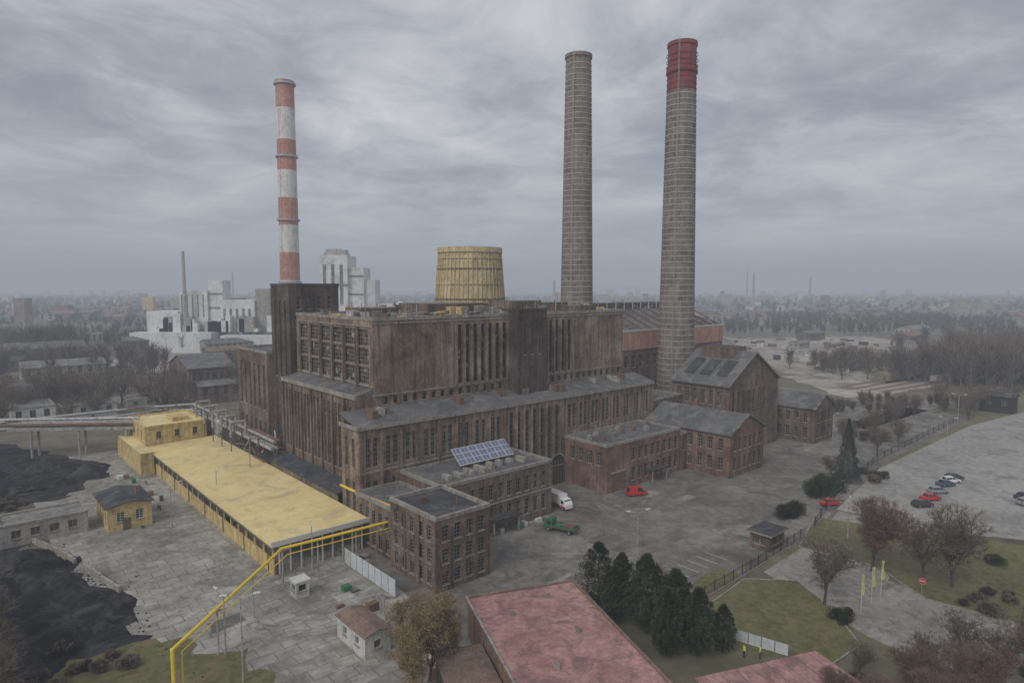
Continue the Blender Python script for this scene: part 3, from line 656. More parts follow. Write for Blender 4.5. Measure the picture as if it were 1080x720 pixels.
# ================================================================ foreground red roof
def rect(o,org,e1,e2,a0,a1,b0,b1,z0,z1,mat,top):
    pts=[(org[0]+e1[0]*a+e2[0]*b,org[1]+e1[1]*a+e2[1]*b) for a,b in ((a0,b1),(a1,b1),(a1,b0),(a0,b0))]
    o.prism(pts,z0,z1,mat,top)
e1=(.9475,.3197); e2=(.3197,-.9475); og=(-6.1,80.4)
o=O('red_roof_building',True)
o.part('walls'); rect(o,og,e1,e2,.3,15,.3,34,0,4.7,'brick_red','brick_red')
o.part('roof'); rect(o,og,e1,e2,0,15.3,0,34.4,4.71,5.0,'brown_roof','pink_roof')
for b in range(0,34,1): rect(o,og,e1,e2,.35,14.95,b+.5,b+.53,5.0,5.02,'pink_roof','pink_roof')
for a0,a1,b0,b1 in ((0,.3,0,34.4),(15,15.3,0,34.4),(.3,15,0,.3)): rect(o,og,e1,e2,a0,a1,b0,b1,5.003,5.22,'brown_roof','coping' if a0<1 and b1>1 else 'brown_roof')
o.part('vents')
for a,b in ((4,6),(10,12),(5,18)): rect(o,og,e1,e2,a,a+.5,b,b+.5,5.0,5.6,'concrete','roof_grey')
o.part('side_bay'); rect(o,og,e1,e2,-5.5,-.02,8,30,0,2.9,'brick_dark','brown_roof'); rect(o,og,e1,e2,-5.8,-.02,7.7,30.3,2.9,3.1,'coping','brown_roof')
o.finish()
o=O('low_brick_building',True)
o.part('walls'); rect(o,og,e1,e2,20.2,36,22,38,0,2.8,'brick_red','brick_red'); o.part('roof'); rect(o,og,e1,e2,19.9,36.3,21.6,38.4,2.8,3.05,'brown_roof','pink_roof')
for a in range(21,36,2): rect(o,og,e1,e2,a,a+.05,21.7,38.3,3.05,3.09,'brown_roof','brown_roof')
o.finish()
o=O('gatehouse')
p,q=W2L(44.6,109.5); 
o.facade(p-2.6,q-1.8,p+2.6,q-1.8,0,2.8,row(.4,4.8,2,1.5,1,2.2),'brick_dark'); o.facade(p+2.6,q-1.8,p+2.6,q+1.8,0,2.8,[(.6,2.8,1,2.2)],'brick_dark'); o.facade(p+2.6,q+1.8,p-2.6,q+1.8,0,2.8,[],'brick_dark'); o.facade(p-2.6,q+1.8,p-2.6,q-1.8,0,2.8,[(.6,2.8,1,2.2)],'brick_dark')
o.part('roof').box(p-3.1,q-2.3,2.8,p+3.1,q+2.3,3.1,'coping','roof_dark'); o.finish()

# ================================================================ fences
def iron_fence(pts,h=1.8,step=.45):
    o=O('iron_fence',True)
    for a,b in zip(pts,pts[1:]):
        A=Vector(a);B=Vector(b);ln=(B-A).length;d=(B-A)/ln
        k=0
        for z in (.3,h-.2): o.tube((A.x,A.y,z),(B.x,B.y,z),.035,'black',n=4)
        t=0
        while t<ln:
            P_=A+d*t; big=(k%6==0); r=.09 if big else .025
            o.tube((P_.x,P_.y,0),(P_.x,P_.y,h+(.15 if big else 0)),r,'black',n=4); t+=step; k+=1
        nn=Vector((-d.y,d.x))*.12; o.prism([tuple(A-nn),tuple(B-nn),tuple(B+nn),tuple(A+nn)],0,.25,'concrete')
    o.finish()
iron_fence([(26,88.5),(39.9,101),(53.4,113.8)]); iron_fence([(57,118),(70,136),(94.5,163.7),(152.3,216.4)],2.0,.9)
o=O('banner_fence',True)
for i in range(4):
    A=Vector((28.6,79.0))+Vector((.82,-.57))*1.6*i; B=A+Vector((.82,-.57))*1.5; nn=Vector((.57,.82))*.04
    o.prism([tuple(A-nn),tuple(B-nn),tuple(B+nn),tuple(A+nn)],.1,1.5,'cloth_panel'); o.tube((A.x,A.y,0),(A.x,A.y,1.7),.05,'steel',n=5)
o.finish()

# ================================================================ street furniture
def lamp(x,y,h,ang=0,double=False):
    o=O('street_lamp',True); o.part('pole').tube((x,y,0),(x,y,h),.13,'steel',.07,n=8); o.tube((x,y,0),(x,y,.8),.18,'concrete',n=8)
    for s_ in ((1,-1) if double else (1,)):
        dx,dy=math.cos(ang)*s_,math.sin(ang)*s_
        o.part('arm').tube((x,y,h-.1),(x+dx*1.5,y+dy*1.5,h+.4),.05,'steel',n=6)
        o.part('head').hexa([(x+dx*1.4-dy*.15,y+dy*1.4+dx*.15,h+.32),(x+dx*1.4+dy*.15,y+dy*1.4-dx*.15,h+.32),(x+dx*2.2+dy*.12,y+dy*2.2-dx*.12,h+.42),(x+dx*2.2-dy*.12,y+dy*2.2+dx*.12,h+.42),(x+dx*1.4-dy*.12,y+dy*1.4+dx*.12,h+.5),(x+dx*1.4+dy*.12,y+dy*1.4-dx*.12,h+.5),(x+dx*2.2+dy*.08,y+dy*2.2-dx*.08,h+.52),(x+dx*2.2-dy*.08,y+dy*2.2+dx*.08,h+.52)],'frame_white')
    o.finish()
lamp(20.8,103.6,8,.3,True); lamp(-30.8,70.4,10,.2,True); lamp(-35.3,76,7.5,2.5); lamp(-64,118,8,1.0); lamp(91,180,9,.5); lamp(150,214,9,2.5,True); lamp(120,175,9,2.5,True); lamp(60,112,7,1); lamp(-60,128,8,-.5); lamp(-32,100,7,2)
o=O('power_pole',True)
o.tube((-58,140,0),(-58,140,10),.15,'concrete',.1); o.box(-59,139.9,9.2,-57,140.1,9.4,'rust'); o.finish()
for x,y in ((48.6,86.4),(51.4,88.8),(54,91)):
    o=O('flag_pole',True); o.part('pole').tube((x,y,0),(x,y,5.4),.045,'frame_white',n=6)
    o.part('flag')
    V=[];F=[]
    for i in range(9):
        for j in range(4): V.append((x+.05+j*.1+.04*math.sin(i),y+.12*math.sin(i*.8+j*.9),2.4+i*.36))
    for i in range(8):
        for j in range(3): a=i*4+j; F.append((a,a+1,a+5,a+4))
    o.raw(V,F,'flag'); o.finish()
o=O('no_entry_sign',True); x,y=60,91
o.part('post').tube((x,y+.05,0),(x,y+.05,2.6),.04,'steel',n=6)
fx,fy=-.55,-.835; tx,ty=.835,-.55
def disc(r,d,mat):
    o.raw([(x+fx*d+tx*r*math.cos(a),y+fy*d+ty*r*math.cos(a),2.3+r*math.sin(a)) for a in [2*math.pi*i/24 for i in range(24)]],[tuple(range(24))],mat)
o.part('plate'); disc(.45,.03,'frame_white'); disc(.42,.036,'sign_red')
o.raw([(x+fx*.042+tx*a,y+fy*.042+ty*a,2.3+b) for a,b in ((-.3,-.08),(.3,-.08),(.3,.08),(-.3,.08))],[(0,1,2,3)],'white_paint'); o.finish()

# ================================================================ vehicles
def place(o,x,y,ang):
    ob=o.finish(); ob.location=(x,y,.03); ob.rotation_euler=(0,0,ang); return ob
def wheels(o,xs,hw,r=.33,w=.22):
    o.part('wheels')
    for x in xs:
        for s_ in (-1,1):
            o.tube((x,s_*hw,r),(x,s_*(hw-w),r),r,'tyre',n=16); o.tube((x,s_*(hw+.01),r),(x,s_*(hw-.02),r),r*.58,'car_silver',n=12)
def loft(o,st,mat):
    V=[]
    for x,hb,zb,hm,zm,ht,zt in st:
        V+=[(x,-hb,zb),(x,-hm,zm),(x,-ht,zt),(x,ht,zt),(x,hm,zm),(x,hb,zb)]
    F=[]
    for i in range(len(st)-1):
        for j in range(6):
            a=i*6+j;b=i*6+(j+1)%6; F.append((a,a+6,b+6,b))
    F+=[tuple(range(6)),tuple(range(len(V)-1,len(V)-7,-1))]
    o.raw(V,F,mat)
def car(x,y,ang,col,kind='hatch'):
    o=O('delivery_van' if kind=='van' else 'parked_car',True)
    hL=2.15 if kind!='van' else 2.35; h=1.45 if kind!='van' else 1.85
    o.part('body')
    loft(o,[(-hL,.7,.4,.78,.6,.7,.8),(-hL+.12,.8,.28,.86,.6,.78,.93),(-1.2,.84,.25,.88,.6,.8,.95),(.8,.84,.25,.88,.6,.8,.95),(1.5,.82,.25,.87,.58,.76,.88),(hL-.15,.76,.28,.82,.52,.68,.76),(hL,.6,.35,.68,.5,.58,.64)],col)
    bk=-hL+.2 if kind!='sedan' else -1.45
    if kind=='van': A=[(bk-.05,.79,.94),(bk+.12,.68,h),(.7,.68,h),(1.45,.78,.9)]
    else: A=[(bk,.79,.93),(bk+.45,.62,h-.03),(.25,.62,h),(1.1,.77,.93)]
    V=[]
    for X,hw,z in A: V+=[(X,-hw,z),(X,hw,z)]
    o.part('glazing'); o.raw(V,[(0,2,4,6),(1,7,5,3),(0,1,3,2),(4,5,7,6)],'car_glass')
    o.part('roof_panel'); X0,w0,z0=A[1];X1,w1,z1=A[2]
    o.hexa([(X0-.05,-w0-.02,z0-.03),(X1+.05,-w1-.02,z1-.03),(X1+.05,w1+.02,z1-.03),(X0-.05,w0+.02,z0-.03),(X0,-w0+.05,z0+.05),(X1,-w1+.05,z1+.05),(X1,w1-.05,z1+.05),(X0,w0-.05,z0+.05)],col)
    for s_ in (-1,1):
        for (Xa,wa,za),(Xb,wb,zb) in ((A[0],A[1]),(A[3],A[2]),((-.25,.8,.93),(-.25,.64,h))):
            o.tube((Xa,s_*wa,za),(Xb,s_*wb,zb),.045,col,n=5)
        if kind=='van': o.hexa([(bk,s_*.8,.9),(-.3,s_*.8,.9),(-.3,s_*.805,.9),(bk,s_*.805,.9),(bk+.15,s_*.69,h),(-.3,s_*.69,h),(-.3,s_*.7,h),(bk+.15,s_*.7,h)],col)
        o.part('lights'); o.box(hL-.14,s_*.62-.13,.55,hL+.0,s_*.62+.13,.68,'lamp_glass'); o.box(-hL-.01,s_*.62-.1,.62,-hL+.1,s_*.62+.12,.82,'tail'); o.part('roof_panel')
        o.box(.85,s_*.97-.1,.92,1.0,s_*.97+.06,1.06,col)
    wheels(o,(-1.3,1.35),.87); place(o,x,y,ang)
car(27.2,137,math.radians(15),'car_red','van'); 
for (x,y),c,k,j in zip([(104,148.5),(98.6,143.4),(93.6,138.4),(88.9,133.7),(84.6,129.6),(107,131),(101.5,146),(109.5,134.5)],['car_dark','car_blue','car_silver','car_red','car_dark','car_silver','car_white','car_dark'],['hatch','sedan','hatch','sedan','hatch','hatch','hatch','sedan'],[0,.1,-.05,.05,0,.2,0,.1]):
    car(x,y,math.radians(8)+j,c,k)
car(66,130.5,math.radians(20),'car_red','sedan')
def truck(name,x,y,ang,cab,kind):
    o=O(name,True)
    o.part('chassis').box(-3.2,-.45,.55,2.6,.45,.8,'black')
    o.part('cab'); loft(o,[(1.3,.95,.5,1.0,1.3,.92,2.35),(2.3,.95,.5,1.0,1.3,.9,2.3),(2.95,.95,.45,1.0,1.25,.86,1.6),(3.1,.92,.45,.96,.9,.9,1.2)],cab)
    o.part('glazing'); o.hexa([(2.42,-.8,1.45),(2.98,-.8,1.45),(2.98,.8,1.45),(2.42,.8,1.45),(2.38,-.8,2.15),(2.5,-.8,2.15),(2.5,.8,2.15),(2.38,.8,2.15)],'car_glass')
    for s_ in (-1,1): o.box(1.6,s_*.985-.02,1.35,2.4,s_*.985+.02,1.95,'car_glass')
    if kind=='box':
        o.part('cargo_box').box(-3.4,-1.05,.85,1.2,1.05,2.9,'car_white'); o.box(-3.42,-1.0,.95,-3.405,1.0,2.8,'frame'); o.box(-3.4,-1.06,.85,1.2,-1.052,1.0,'car_red'); o.box(1.5,-1.02,.5,3.0,-1.005,.9,'car_red')
    else:
        o.part('flatbed').box(-3.4,-1.05,.85,1.2,1.05,1.0,'rust')
        for s_ in (-1,1): o.box(-3.4,s_*1.05-.03,1.0,1.2,s_*1.05+.03,1.4,cab)
        o.box(-3.43,-1.0,1.0,-3.37,1.0,1.4,cab); o.box(-2.8,-.8,1.0,-.5,.6,1.5,'rust'); o.box(-.3,-.6,1.0,.9,.7,1.3,'green_bin')
    o.part('lights').box(3.0,-.85,.7,3.12,-.6,.88,'lamp_glass'); o.box(3.0,.6,.7,3.12,.85,.88,'lamp_glass')
    wheels(o,(-2.1,2.1),1.0,.42,.28); place(o,x,y,ang)
truck('white_box_truck',9.8,129.5,math.radians(-55),'car_white','box'); truck('green_flatbed_truck',9,116,math.radians(150),'truck_green','flat')

# ================================================================ people
def person(x,y,ang,arm=0):
    me=bpy.data.meshes.new('person'); 
    v=[(0,0,.95),(0,0,1.15),(0,0,1.4),(0,0,1.5),(0,.02,1.64),
       (-.18,0,1.4),(-.24,.02,1.14),(-.22,.12-arm*.1,.9),(-.22,.16,.82),
       (.18,0,1.4),(.25,-.02,1.14),(.24,.08,.9),(.24,.1,.82),
       (-.1,0,.88),(-.12,.03,.48),(-.13,-.03,.08),(-.14,.13,.04),
       (.1,0,.88),(.12,-.02,.48),(.14,.02,.08),(.15,.17,.04)]
    e=[(0,1),(1,2),(2,3),(3,4),(2,5),(5,6),(6,7),(7,8),(2,9),(9,10),(10,11),(11,12),(0,13),(13,14),(14,15),(15,16),(0,17),(17,18),(18,19),(19,20)]
    rad=[.15,.14,.15,.055,.1,.075,.055,.04,.035,.075,.055,.04,.035,.1,.07,.05,.045,.1,.07,.05,.045]
    me.from_pydata(v,e,[]); ob=bpy.data.objects.new('tmp',me); bpy.context.scene.collection.objects.link(ob)
    sk=ob.modifiers.new('s','SKIN'); 
    for i,sv in enumerate(me.skin_vertices[0].data): sv.radius=(rad[i],rad[i]*.85); sv.use_root=(i==0)
    ob.modifiers.new('b','SUBSURF').levels=2
    dg=bpy.context.evaluated_depsgraph_get(); m2=bpy.data.meshes.new_from_object(ob.evaluated_get(dg)); bpy.data.objects.remove(ob)
    for n_ in ('hivis','trouser','skin','hair','frame_white'): m2.materials.append(MATS[n_])
    for f in m2.polygons:
        z=f.center.z; X=abs(f.center.x); f.material_index=0 if .9<z<1.47 else (1 if z<=.9 else 2)
        if .78<z<.9 and X>.19: f.material_index=2
        if z>1.66 or (z>1.56 and f.center.y<-.02): f.material_index=3
        if 1.08<z<1.13 and X<.2: f.material_index=4
    par=O('hands_and_face',True)
    for sx,hy in ((-.22,.16),(.24,.1)):
        for k in range(4): par.tube((sx-.03+k*.02,hy,.82),(sx-.03+k*.02,hy+.03,.72+abs(k-1.5)*.01),.009,'skin',.006,n=5)
        par.tube((sx,hy,.83),(sx+(.05 if sx<0 else -.05),hy+.04,.77),.011,'skin',.007,n=5)
    par.tube((0,.1,1.63),(0,.14,1.61),.015,'skin',n=5)
    for sx in (-1,1): par.tube((sx*.035,.105,1.655),(sx*.035,.115,1.655),.009,'hair',n=6); par.tube((sx*.095,.02,1.64),(sx*.11,.02,1.64),.025,'skin',n=6)
    par.tube((-.025,.108,1.585),(.025,.108,1.585),.007,'tail',n=5)
    hp=par.finish()
    b=bpy.data.objects.new('person',m2); bpy.context.scene.collection.objects.link(b); hp.parent=b
    for f in m2.polygons: f.use_smooth=True
    b.location=(x,y,.035); b.rotation_euler=(0,0,ang)
person(28.3,75.2,math.radians(-80)); person(30.2,75.0,math.radians(70),1)

# ================================================================ vegetation
def bare_tree_mesh(seed,h=12,spread=.55,leaf=None,levels=5,twig='twigs_brown',kids=4,nl=7,tw=5):
    r=random.Random(seed); o=O('t',True)
    def grow(P,d,ln,rad,lv):
        steps=2 if lv<3 else 1; Q=P
        for s_ in range(steps):
            d2=(d+Vector((r.uniform(-.15,.15),r.uniform(-.15,.15),r.uniform(-.02,.12)))).normalized()
            E=Q+d2*ln/steps; r1=rad*(1-.35*(s_+1)/steps); 
            o.tube(tuple(Q),tuple(E),rad*(1-.35*s_/steps),'bark' if lv<2 else twig,r1,n=6 if lv<2 else 3); Q=E;d=d2
            if lv<levels and s_<steps-1: branch(Q,d,ln*.8,rad*.6,lv+1,2)
        if lv<levels: branch(Q,d,ln,rad*.62,lv+1,kids)
        else:
            for k in range(tw):
                t=Q+Vector((r.gauss(0,1),r.gauss(0,1),r.gauss(.3,.8)))*.35*(h/12); w=Vector((r.uniform(-1,1),r.uniform(-1,1),r.uniform(-1,1))).normalized()*.018
                b=P.lerp(Q,r.random()); o.raw([tuple(b-w),tuple(b+w),tuple(t)],[(0,1,2)],twig)
            if leaf:
                for k in range(nl):
                    c=Q+Vector((r.gauss(0,.35),r.gauss(0,.35),r.gauss(0,.3))); u=Vector((r.gauss(0,1),r.gauss(0,1),r.gauss(0,1))).normalized()*.08; w=u.orthogonal().normalized()*.06
                    o.raw([tuple(c-u),tuple(c+w),tuple(c+u),tuple(c-w)],[(0,1,2,3)],leaf)
    def branch(P,d,ln,rad,lv,n_):
        ax=d.orthogonal().normalized(); off=r.uniform(0,6.28)
        for k in range(n_):
            a=off+k*2*math.pi/n_+r.uniform(-.4,.4); sp=spread*r.uniform(.6,1.4)
            side=(Matrix.Rotation(a,3,d)@ax); nd=(d*math.cos(sp)+side*math.sin(sp)); nd.z+=.08; nd.normalize()
            grow(P,nd,ln*r.uniform(.62,.82),rad,lv)
    grow(Vector((0,0,-.1)),Vector((0,0,1)),h*.27,h*.018,0)
    ob=o.finish(); me=ob.data; bpy.data.objects.remove(ob); return me
def inst(me,name,x,y,s=1,rot=None,z=0):
    ob=bpy.data.objects.new(name,me); bpy.context.scene.collection.objects.link(ob); ob.location=(x,y,z); ob.scale=(s,s,s*R.uniform(.93,1.07)); ob.rotation_euler=(0,0,R.uniform(0,6.28) if rot is None else rot); return ob
T1=bare_tree_mesh(1,12,.55,kids=3,tw=8); T2=bare_tree_mesh(2,12,.48,kids=3,tw=8); T3=bare_tree_mesh(12,12,.6,kids=3,tw=8); TR=bare_tree_mesh(3,12,.58,None,5,'twigs_russet',4,0,4); TG=bare_tree_mesh(4,11,.4,'twigs_gold',5,'twigs_gold',3,3,9)
TL=bare_tree_mesh(21,12,.55,kids=3,levels=4,tw=6)
inst(TR,'bare_tree',57.4,99.5,1.15); inst(T1,'bare_tree',66.5,94,1.3); inst(T3,'bare_tree',64,97,.9); inst(T2,'bare_tree',44.5,88.5,.98)
inst(TG,'golden_tree',-9.5,70.5,1.0); inst(TG,'golden_tree',-12.0,75,.8); inst(TG,'golden_tree',-7.2,73,.75); inst(TG,'golden_tree',-10.5,67,.8)
for x,y,s,t in ((-61,70,1.2,T2),(-57,66,.95,T3),(-66,75,1.1,T1),(-54,62,.9,T1),(-60,63,1.0,T3),(-70,80,.9,T2)): inst(t,'bare_tree',x,y,s)
for x,y,s in ((42,62,.66),(50,64,.75),(57,66,.8),(46,57,.65),(53,58,.7),(37,62,.55),(61,72,.8),(44,67,.6),(64,63,.7),(67,70,.8),(48,70,.6),(54,74,.62),(34,65,.5),(60,60,.8),(70,76,.7),(40,71,.45),(39,57,.6),(51,69,.55),(57,71,.6),(46,62,.6)): inst(R.choice([T1,T2,T3,TR]),'bare_tree',x,y,s)
for x,y,s in ((82,92,1.0),(90,98,.9),(76,150,.6),(98,170,.8),(105,185,.9),(112,196,.8),(122,204,.9),(100,190,.7),(93,176,.9),(130,215,.9),(112,184,.7),(140,222,.8)): inst(R.choice([T1,T2,T3]),'bare_tree',x,y,s)
for k in range(48): 
    x=-150+R.gauss(0,28);y=238+R.gauss(0,14); inst(TL,'bare_tree',x,y,R.uniform(1.0,1.8))
for k in range(26): 
    x=-185+R.gauss(0,30);y=205+R.gauss(0,12); inst(TL,'bare_tree',x,y,R.uniform(.6,1.2))
for k in range(22):
    x=R.uniform(150,300); inst(TL,'bare_tree',x,225+(x-150)*.35+R.gauss(0,6),R.uniform(.6,1.4))
def conifer_mesh(seed,h,r0,n_,mat,sz=.22):
    r=random.Random(seed); o=O('c',True); o.tube((0,0,-.1),(0,0,h*.95),.16,'bark',.03,n=6)
    for k in range(n_):
        t=r.random()**1.35; z=h*(.03+.97*t); a=r.uniform(0,6.28)
        rad=r0*(1-t)**.95*(.86+.14*math.sin(t*38+a*2))*(1-abs(r.gauss(0,.16)))
        c=Vector((rad*math.cos(a),rad*math.sin(a),z)); out=Vector((math.cos(a),math.sin(a),r.uniform(-.5,.3))).normalized()
        u=out*sz*r.uniform(.7,1.7); w=Vector((r.gauss(0,1),r.gauss(0,1),r.gauss(0,.6))).normalized()*sz*.35
        o.raw([tuple(c-w),tuple(c+w),tuple(c+u)],[(0,1,2)],mat)
    for k in range(40):
        t=k/40; a=k*2.4; rr_=r0*.8*(1-t)
        o.tube((0,0,h*(.08+.85*t)),(rr_*math.cos(a),rr_*math.sin(a),h*(.08+.85*t)-.2),.04,'bark',.01,n=3)
    ob=o.finish(); me=ob.data; bpy.data.objects.remove(ob); return me
def clump_tree_mesh(seed,h,r0,nc,per,mat,sz=.2):
    r=random.Random(seed); o=O('e',True); o.tube((0,0,-.1),(0,0,h*.9),.2,'bark',.04,n=7)
    for k in range(nc):
        t=((k+r.random())/nc)**.85; z=h*(.08+.88*t); a=k*2.399+r.uniform(-.5,.5)
        prof=(math.sin(min(1,(t+.16)/.52)*math.pi/2) if t<.36 else math.cos((t-.36)/.64*math.pi/2)**.75)
        rad=r0*prof*r.uniform(.45,1.02); cr=r0*r.uniform(.24,.4)*(1-.45*t)
        C=Vector((rad*math.cos(a),rad*math.sin(a),z)); o.tube((0,0,max(.3,z-.8)),tuple(C),.05,'bark',.015,n=3)
        for j in range(per):
            d=Vector((r.gauss(0,1),r.gauss(0,1),r.gauss(0,1))).normalized(); c=C+Vector((d.x*cr,d.y*cr,d.z*cr*.75))*r.uniform(.55,1.05)
            u=(d+Vector((0,0,.7))).normalized()*sz*r.uniform(.6,1.5); w=d.orthogonal().normalized()*sz*.32
            o.raw([tuple(c-w),tuple(c+w),tuple(c+u)],[(0,1,2)],mat)
    ob=o.finish(); me=ob.data; bpy.data.objects.remove(ob); return me
C1=clump_tree_mesh(5,10,2.9,95,170,'needles'); C2=clump_tree_mesh(6,10,2.5,85,170,'needles'); C3=conifer_mesh(7,14,3.4,9000,'needles_blue')
for x,y,s,t in ((12.2,87.8,1.0,C1),(15.2,86.0,.85,C2),(13.8,83.4,.8,C2),(17.6,81.0,1.0,C1),(20.6,78.4,1.0,C1),(19.0,75.5,.85,C2),(22.8,75.6,.92,C2),(26.0,76.2,.62,C2)): inst(t,'evergreen_tree',x,y,s)
inst(C3,'spruce_tree',78,147,1.0); inst(C3,'spruce_tree',80.5,151,.8); 
def shrub_mesh(seed,n_,mat,sz=.2):
    r=random.Random(seed); o=O('s',True)
    bl=[(r.uniform(-.6,.6),r.uniform(-.6,.6),r.uniform(.3,.75),r.uniform(.25,.5)) for _ in range(11)]
    for k in range(n_):
        bx,by,bz,br=r.choice(bl); d=Vector((r.gauss(0,1),r.gauss(0,1),r.gauss(0,1))).normalized(); c=Vector((bx,by,bz))+d*br*r.uniform(.6,1.1)
        if c.z<0: continue
        u=(d+Vector((0,0,.4))).normalized()*sz*.6*r.uniform(.5,1.4); w=d.orthogonal().normalized()*sz*.22; o.raw([tuple(c-w),tuple(c+w),tuple(c+u)],[(0,1,2)],mat)
    for k in range(8): a=k*.8; o.tube((0,0,0),(.5*math.cos(a),.5*math.sin(a),.6),.03,'bark',.01,n=3)
    ob=o.finish(); me=ob.data; bpy.data.objects.remove(ob); return me
S1=shrub_mesh(8,6000,'needles',.13); S2=shrub_mesh(9,1600,'twigs_brown',.3)
for x,y,s in ((68,138,3.8),(71,140,3.2),(66,136,2.6),(44.5,84,1.7),(55,124.5,2.3),(57,126,2.3),(53.2,123,2.2),(79,102,1.6),(88,97,1.5),(72,146,2.2)): inst(S1,'evergreen_shrub',x,y,s)
for k in range(70): x,y=R.choice([(-60,68),(52,60),(70,88),(-50,72),(82,150),(45,66),(-104,128),(58,68),(110,190)]); inst(S2,'brown_shrub',x+R.uniform(-7,7),y+R.uniform(-4,4),R.uniform(.8,1.7))
def woods(name,pts,mat,nt_=60,wd=.3):
    r=random.Random(len(pts)); V=[];F=[]
    for x,y,h in pts:
        cr=h*r.uniform(.26,.36)
        b=len(V); w=h*.018; V+=[(x-w,y,0),(x+w,y,0),(x,y,h*.7)]; F.append((b,b+1,b+2))
        b=len(V); V+=[(x,y-w,0),(x,y+w,0),(x,y,h*.7)]; F.append((b,b+1,b+2))
        for k in range(nt_):
            a=r.uniform(0,6.28); t=r.random()**.6; c0=r.uniform(.1,.5)
            bx,by,bz=x+cr*c0*math.cos(a)*.5,y+cr*c0*math.sin(a)*.5,h*(.15+.5*r.random())
            ex,ey,ez=x+cr*t*math.cos(a)*1.1,y+cr*t*math.sin(a)*1.1,min(h*r.uniform(.8,1.03),bz+h*r.uniform(.12,.42)*(1.25-t*.5))
            ww=wd*r.uniform(.5,1.3); aa=r.uniform(0,6.28); b=len(V)
            V+=[(bx-ww*math.cos(aa),by-ww*math.sin(aa),bz),(bx+ww*math.cos(aa),by+ww*math.sin(aa),bz),(ex,ey,ez)]; F.append((b,b+1,b+2))
    o=O(name,True); o.raw(V,F,mat); o.finish()
def scat(n_,x0,x1,y0,y1,h0,h1,cond=None):
    out=[]
    while len(out)<n_:
        x=R.uniform(x0,x1);y=R.uniform(y0,y1)
        if cond and not cond(x,y): continue
        out.append((x,y,R.uniform(h0,h1)))
    return out
def clump(n_,cx,cy,rx,ry,h0,h1): return [(cx+R.gauss(0,rx*.5),cy+R.gauss(0,ry*.5),R.uniform(h0,h1)) for _ in range(n_)]
woods('distant_trees',clump(40,-215,330,46,22,13,22)+clump(30,-310,420,26,16,18,28)+clump(50,-240,470,70,30,12,20)+clump(30,-130,330,30,16,10,17)+clump(30,-400,480,80,30,12,20)+clump(24,-300,300,50,16,8,14)+clump(40,-330,360,90,30,12,18),'twigs_brown',140,.2)
woods('distant_trees',clump(110,225,306,44,18,18,26)+clump(90,272,312,44,26,19,27)+clump(110,320,350,70,30,19,28)+clump(30,180,345,24,14,9,15)+clump(26,150,240,26,8,4,8)+clump(20,118,232,14,6,4,7)+clump(60,340,430,60,20,14,22),'twigs_brown',150,.2)
woods('distant_woods',scat(800,-1000,-230,450,1100,9,17)+scat(520,330,1100,420,900,10,19)+scat(220,-200,150,420,800,8,14)+scat(520,150,600,600,1000,9,16),'woods_far',34,.7)
woods('distant_woods',scat(4000,-2600,2800,1050,2600,12,24),'woods_far',12,3.2)
# ================================================================ mid-distance buildings
o=O('brick_warehouse')
o.facade(73,281,91,281,0,12,row(1,17,6,1.4,7,10)+row(1,17,6,1.4,2,5),'brick_dark'); o.facade(91,281,91,310,0,12,[],'brick_dark'); o.facade(91,310,73,310,0,12,[],'brick_dark'); o.facade(73,310,73,281,0,12,row(1,28,10,1.4,7,10)+row(1,28,10,1.4,2,5),'brick_dark')
gable(o,73,281,91,310,12,16.5,'p','brick_dark','roof_felt'); o.finish()
def shed(x,y,w,d,h,wall,roof,rot=None,gb=True,name='industrial_shed'):
    o=O(name,True); a=LANG if rot is None else rot; c,s_=math.cos(a),math.sin(a); o.T=lambda p,q,z:(x+p*c-q*s_,y+p*s_+q*c,z)
    n1=max(1,int(w/4));n2=max(1,int(d/4)); zt=h-.6
    o.facade(0,0,w,0,0,h,row(.5,w-.5,n1,1.6,h*.45,zt),wall,sill=False); o.facade(w,0,w,d,0,h,row(.5,d-.5,n2,1.6,h*.45,zt),wall,sill=False); o.facade(w,d,0,d,0,h,[],wall); o.facade(0,d,0,0,0,h,row(.5,d-.5,n2,1.6,h*.45,zt),wall,sill=False)
    if gb: gable(o,0,0,w,d,h,h+min(w,d)*.18,'q' if d>w else 'p',wall,roof)
    else: o.flatroof(0,0,w,d,h,.4,mat=roof)
    o.finish()
shed(-158,200,12,16,6.5,'white_wall','roof_grey',gb=False); shed(-150,212,16,8,5,'white_wall','roof_grey',gb=False)
shed(-190,236,30,12,6,'brick_dark','roof_felt'); shed(-230,300,34,14,7,'concrete','roof_grey'); shed(-300,380,40,18,8,'brick_red','roof_felt'); shed(-350,470,60,20,9,'concrete','roof_grey',gb=False); shed(-260,430,26,14,9,'brick_dark','roof_felt'); shed(-180,380,30,12,7,'brick_dark','brown_roof')
shed(-420,520,50,25,10,'white_wall','roof_grey'); shed(-215,270,14,9,4,'concrete','roof_dark',gb=False); shed(-140,232,10,7,4,'concrete','roof_grey',gb=False); shed(-120,245,16,8,7,'brick_dark','roof_felt'); shed(-92,232,12,10,9,'brick_dark','roof_felt')
shed(-250,240,22,9,5,'concrete','roof_felt'); shed(-100,300,30,14,10,'brick_red','roof_felt'); shed(-280,330,40,10,6,'brick_dark','roof_dark'); shed(-200,420,36,14,8,'concrete','roof_felt')
shed(178,226,6,10,6,'black','roof_dark'); shed(260,430,14,8,4,'white_wall','roof_grey'); shed(285,465,22,8,5,'white_wall','roof_grey',gb=False); shed(225,400,9,5,3,'white_wall','roof_grey',gb=False); shed(310,500,40,14,7,'brick_red','brown_roof'); shed(210,470,18,8,4,'concrete','roof_grey')
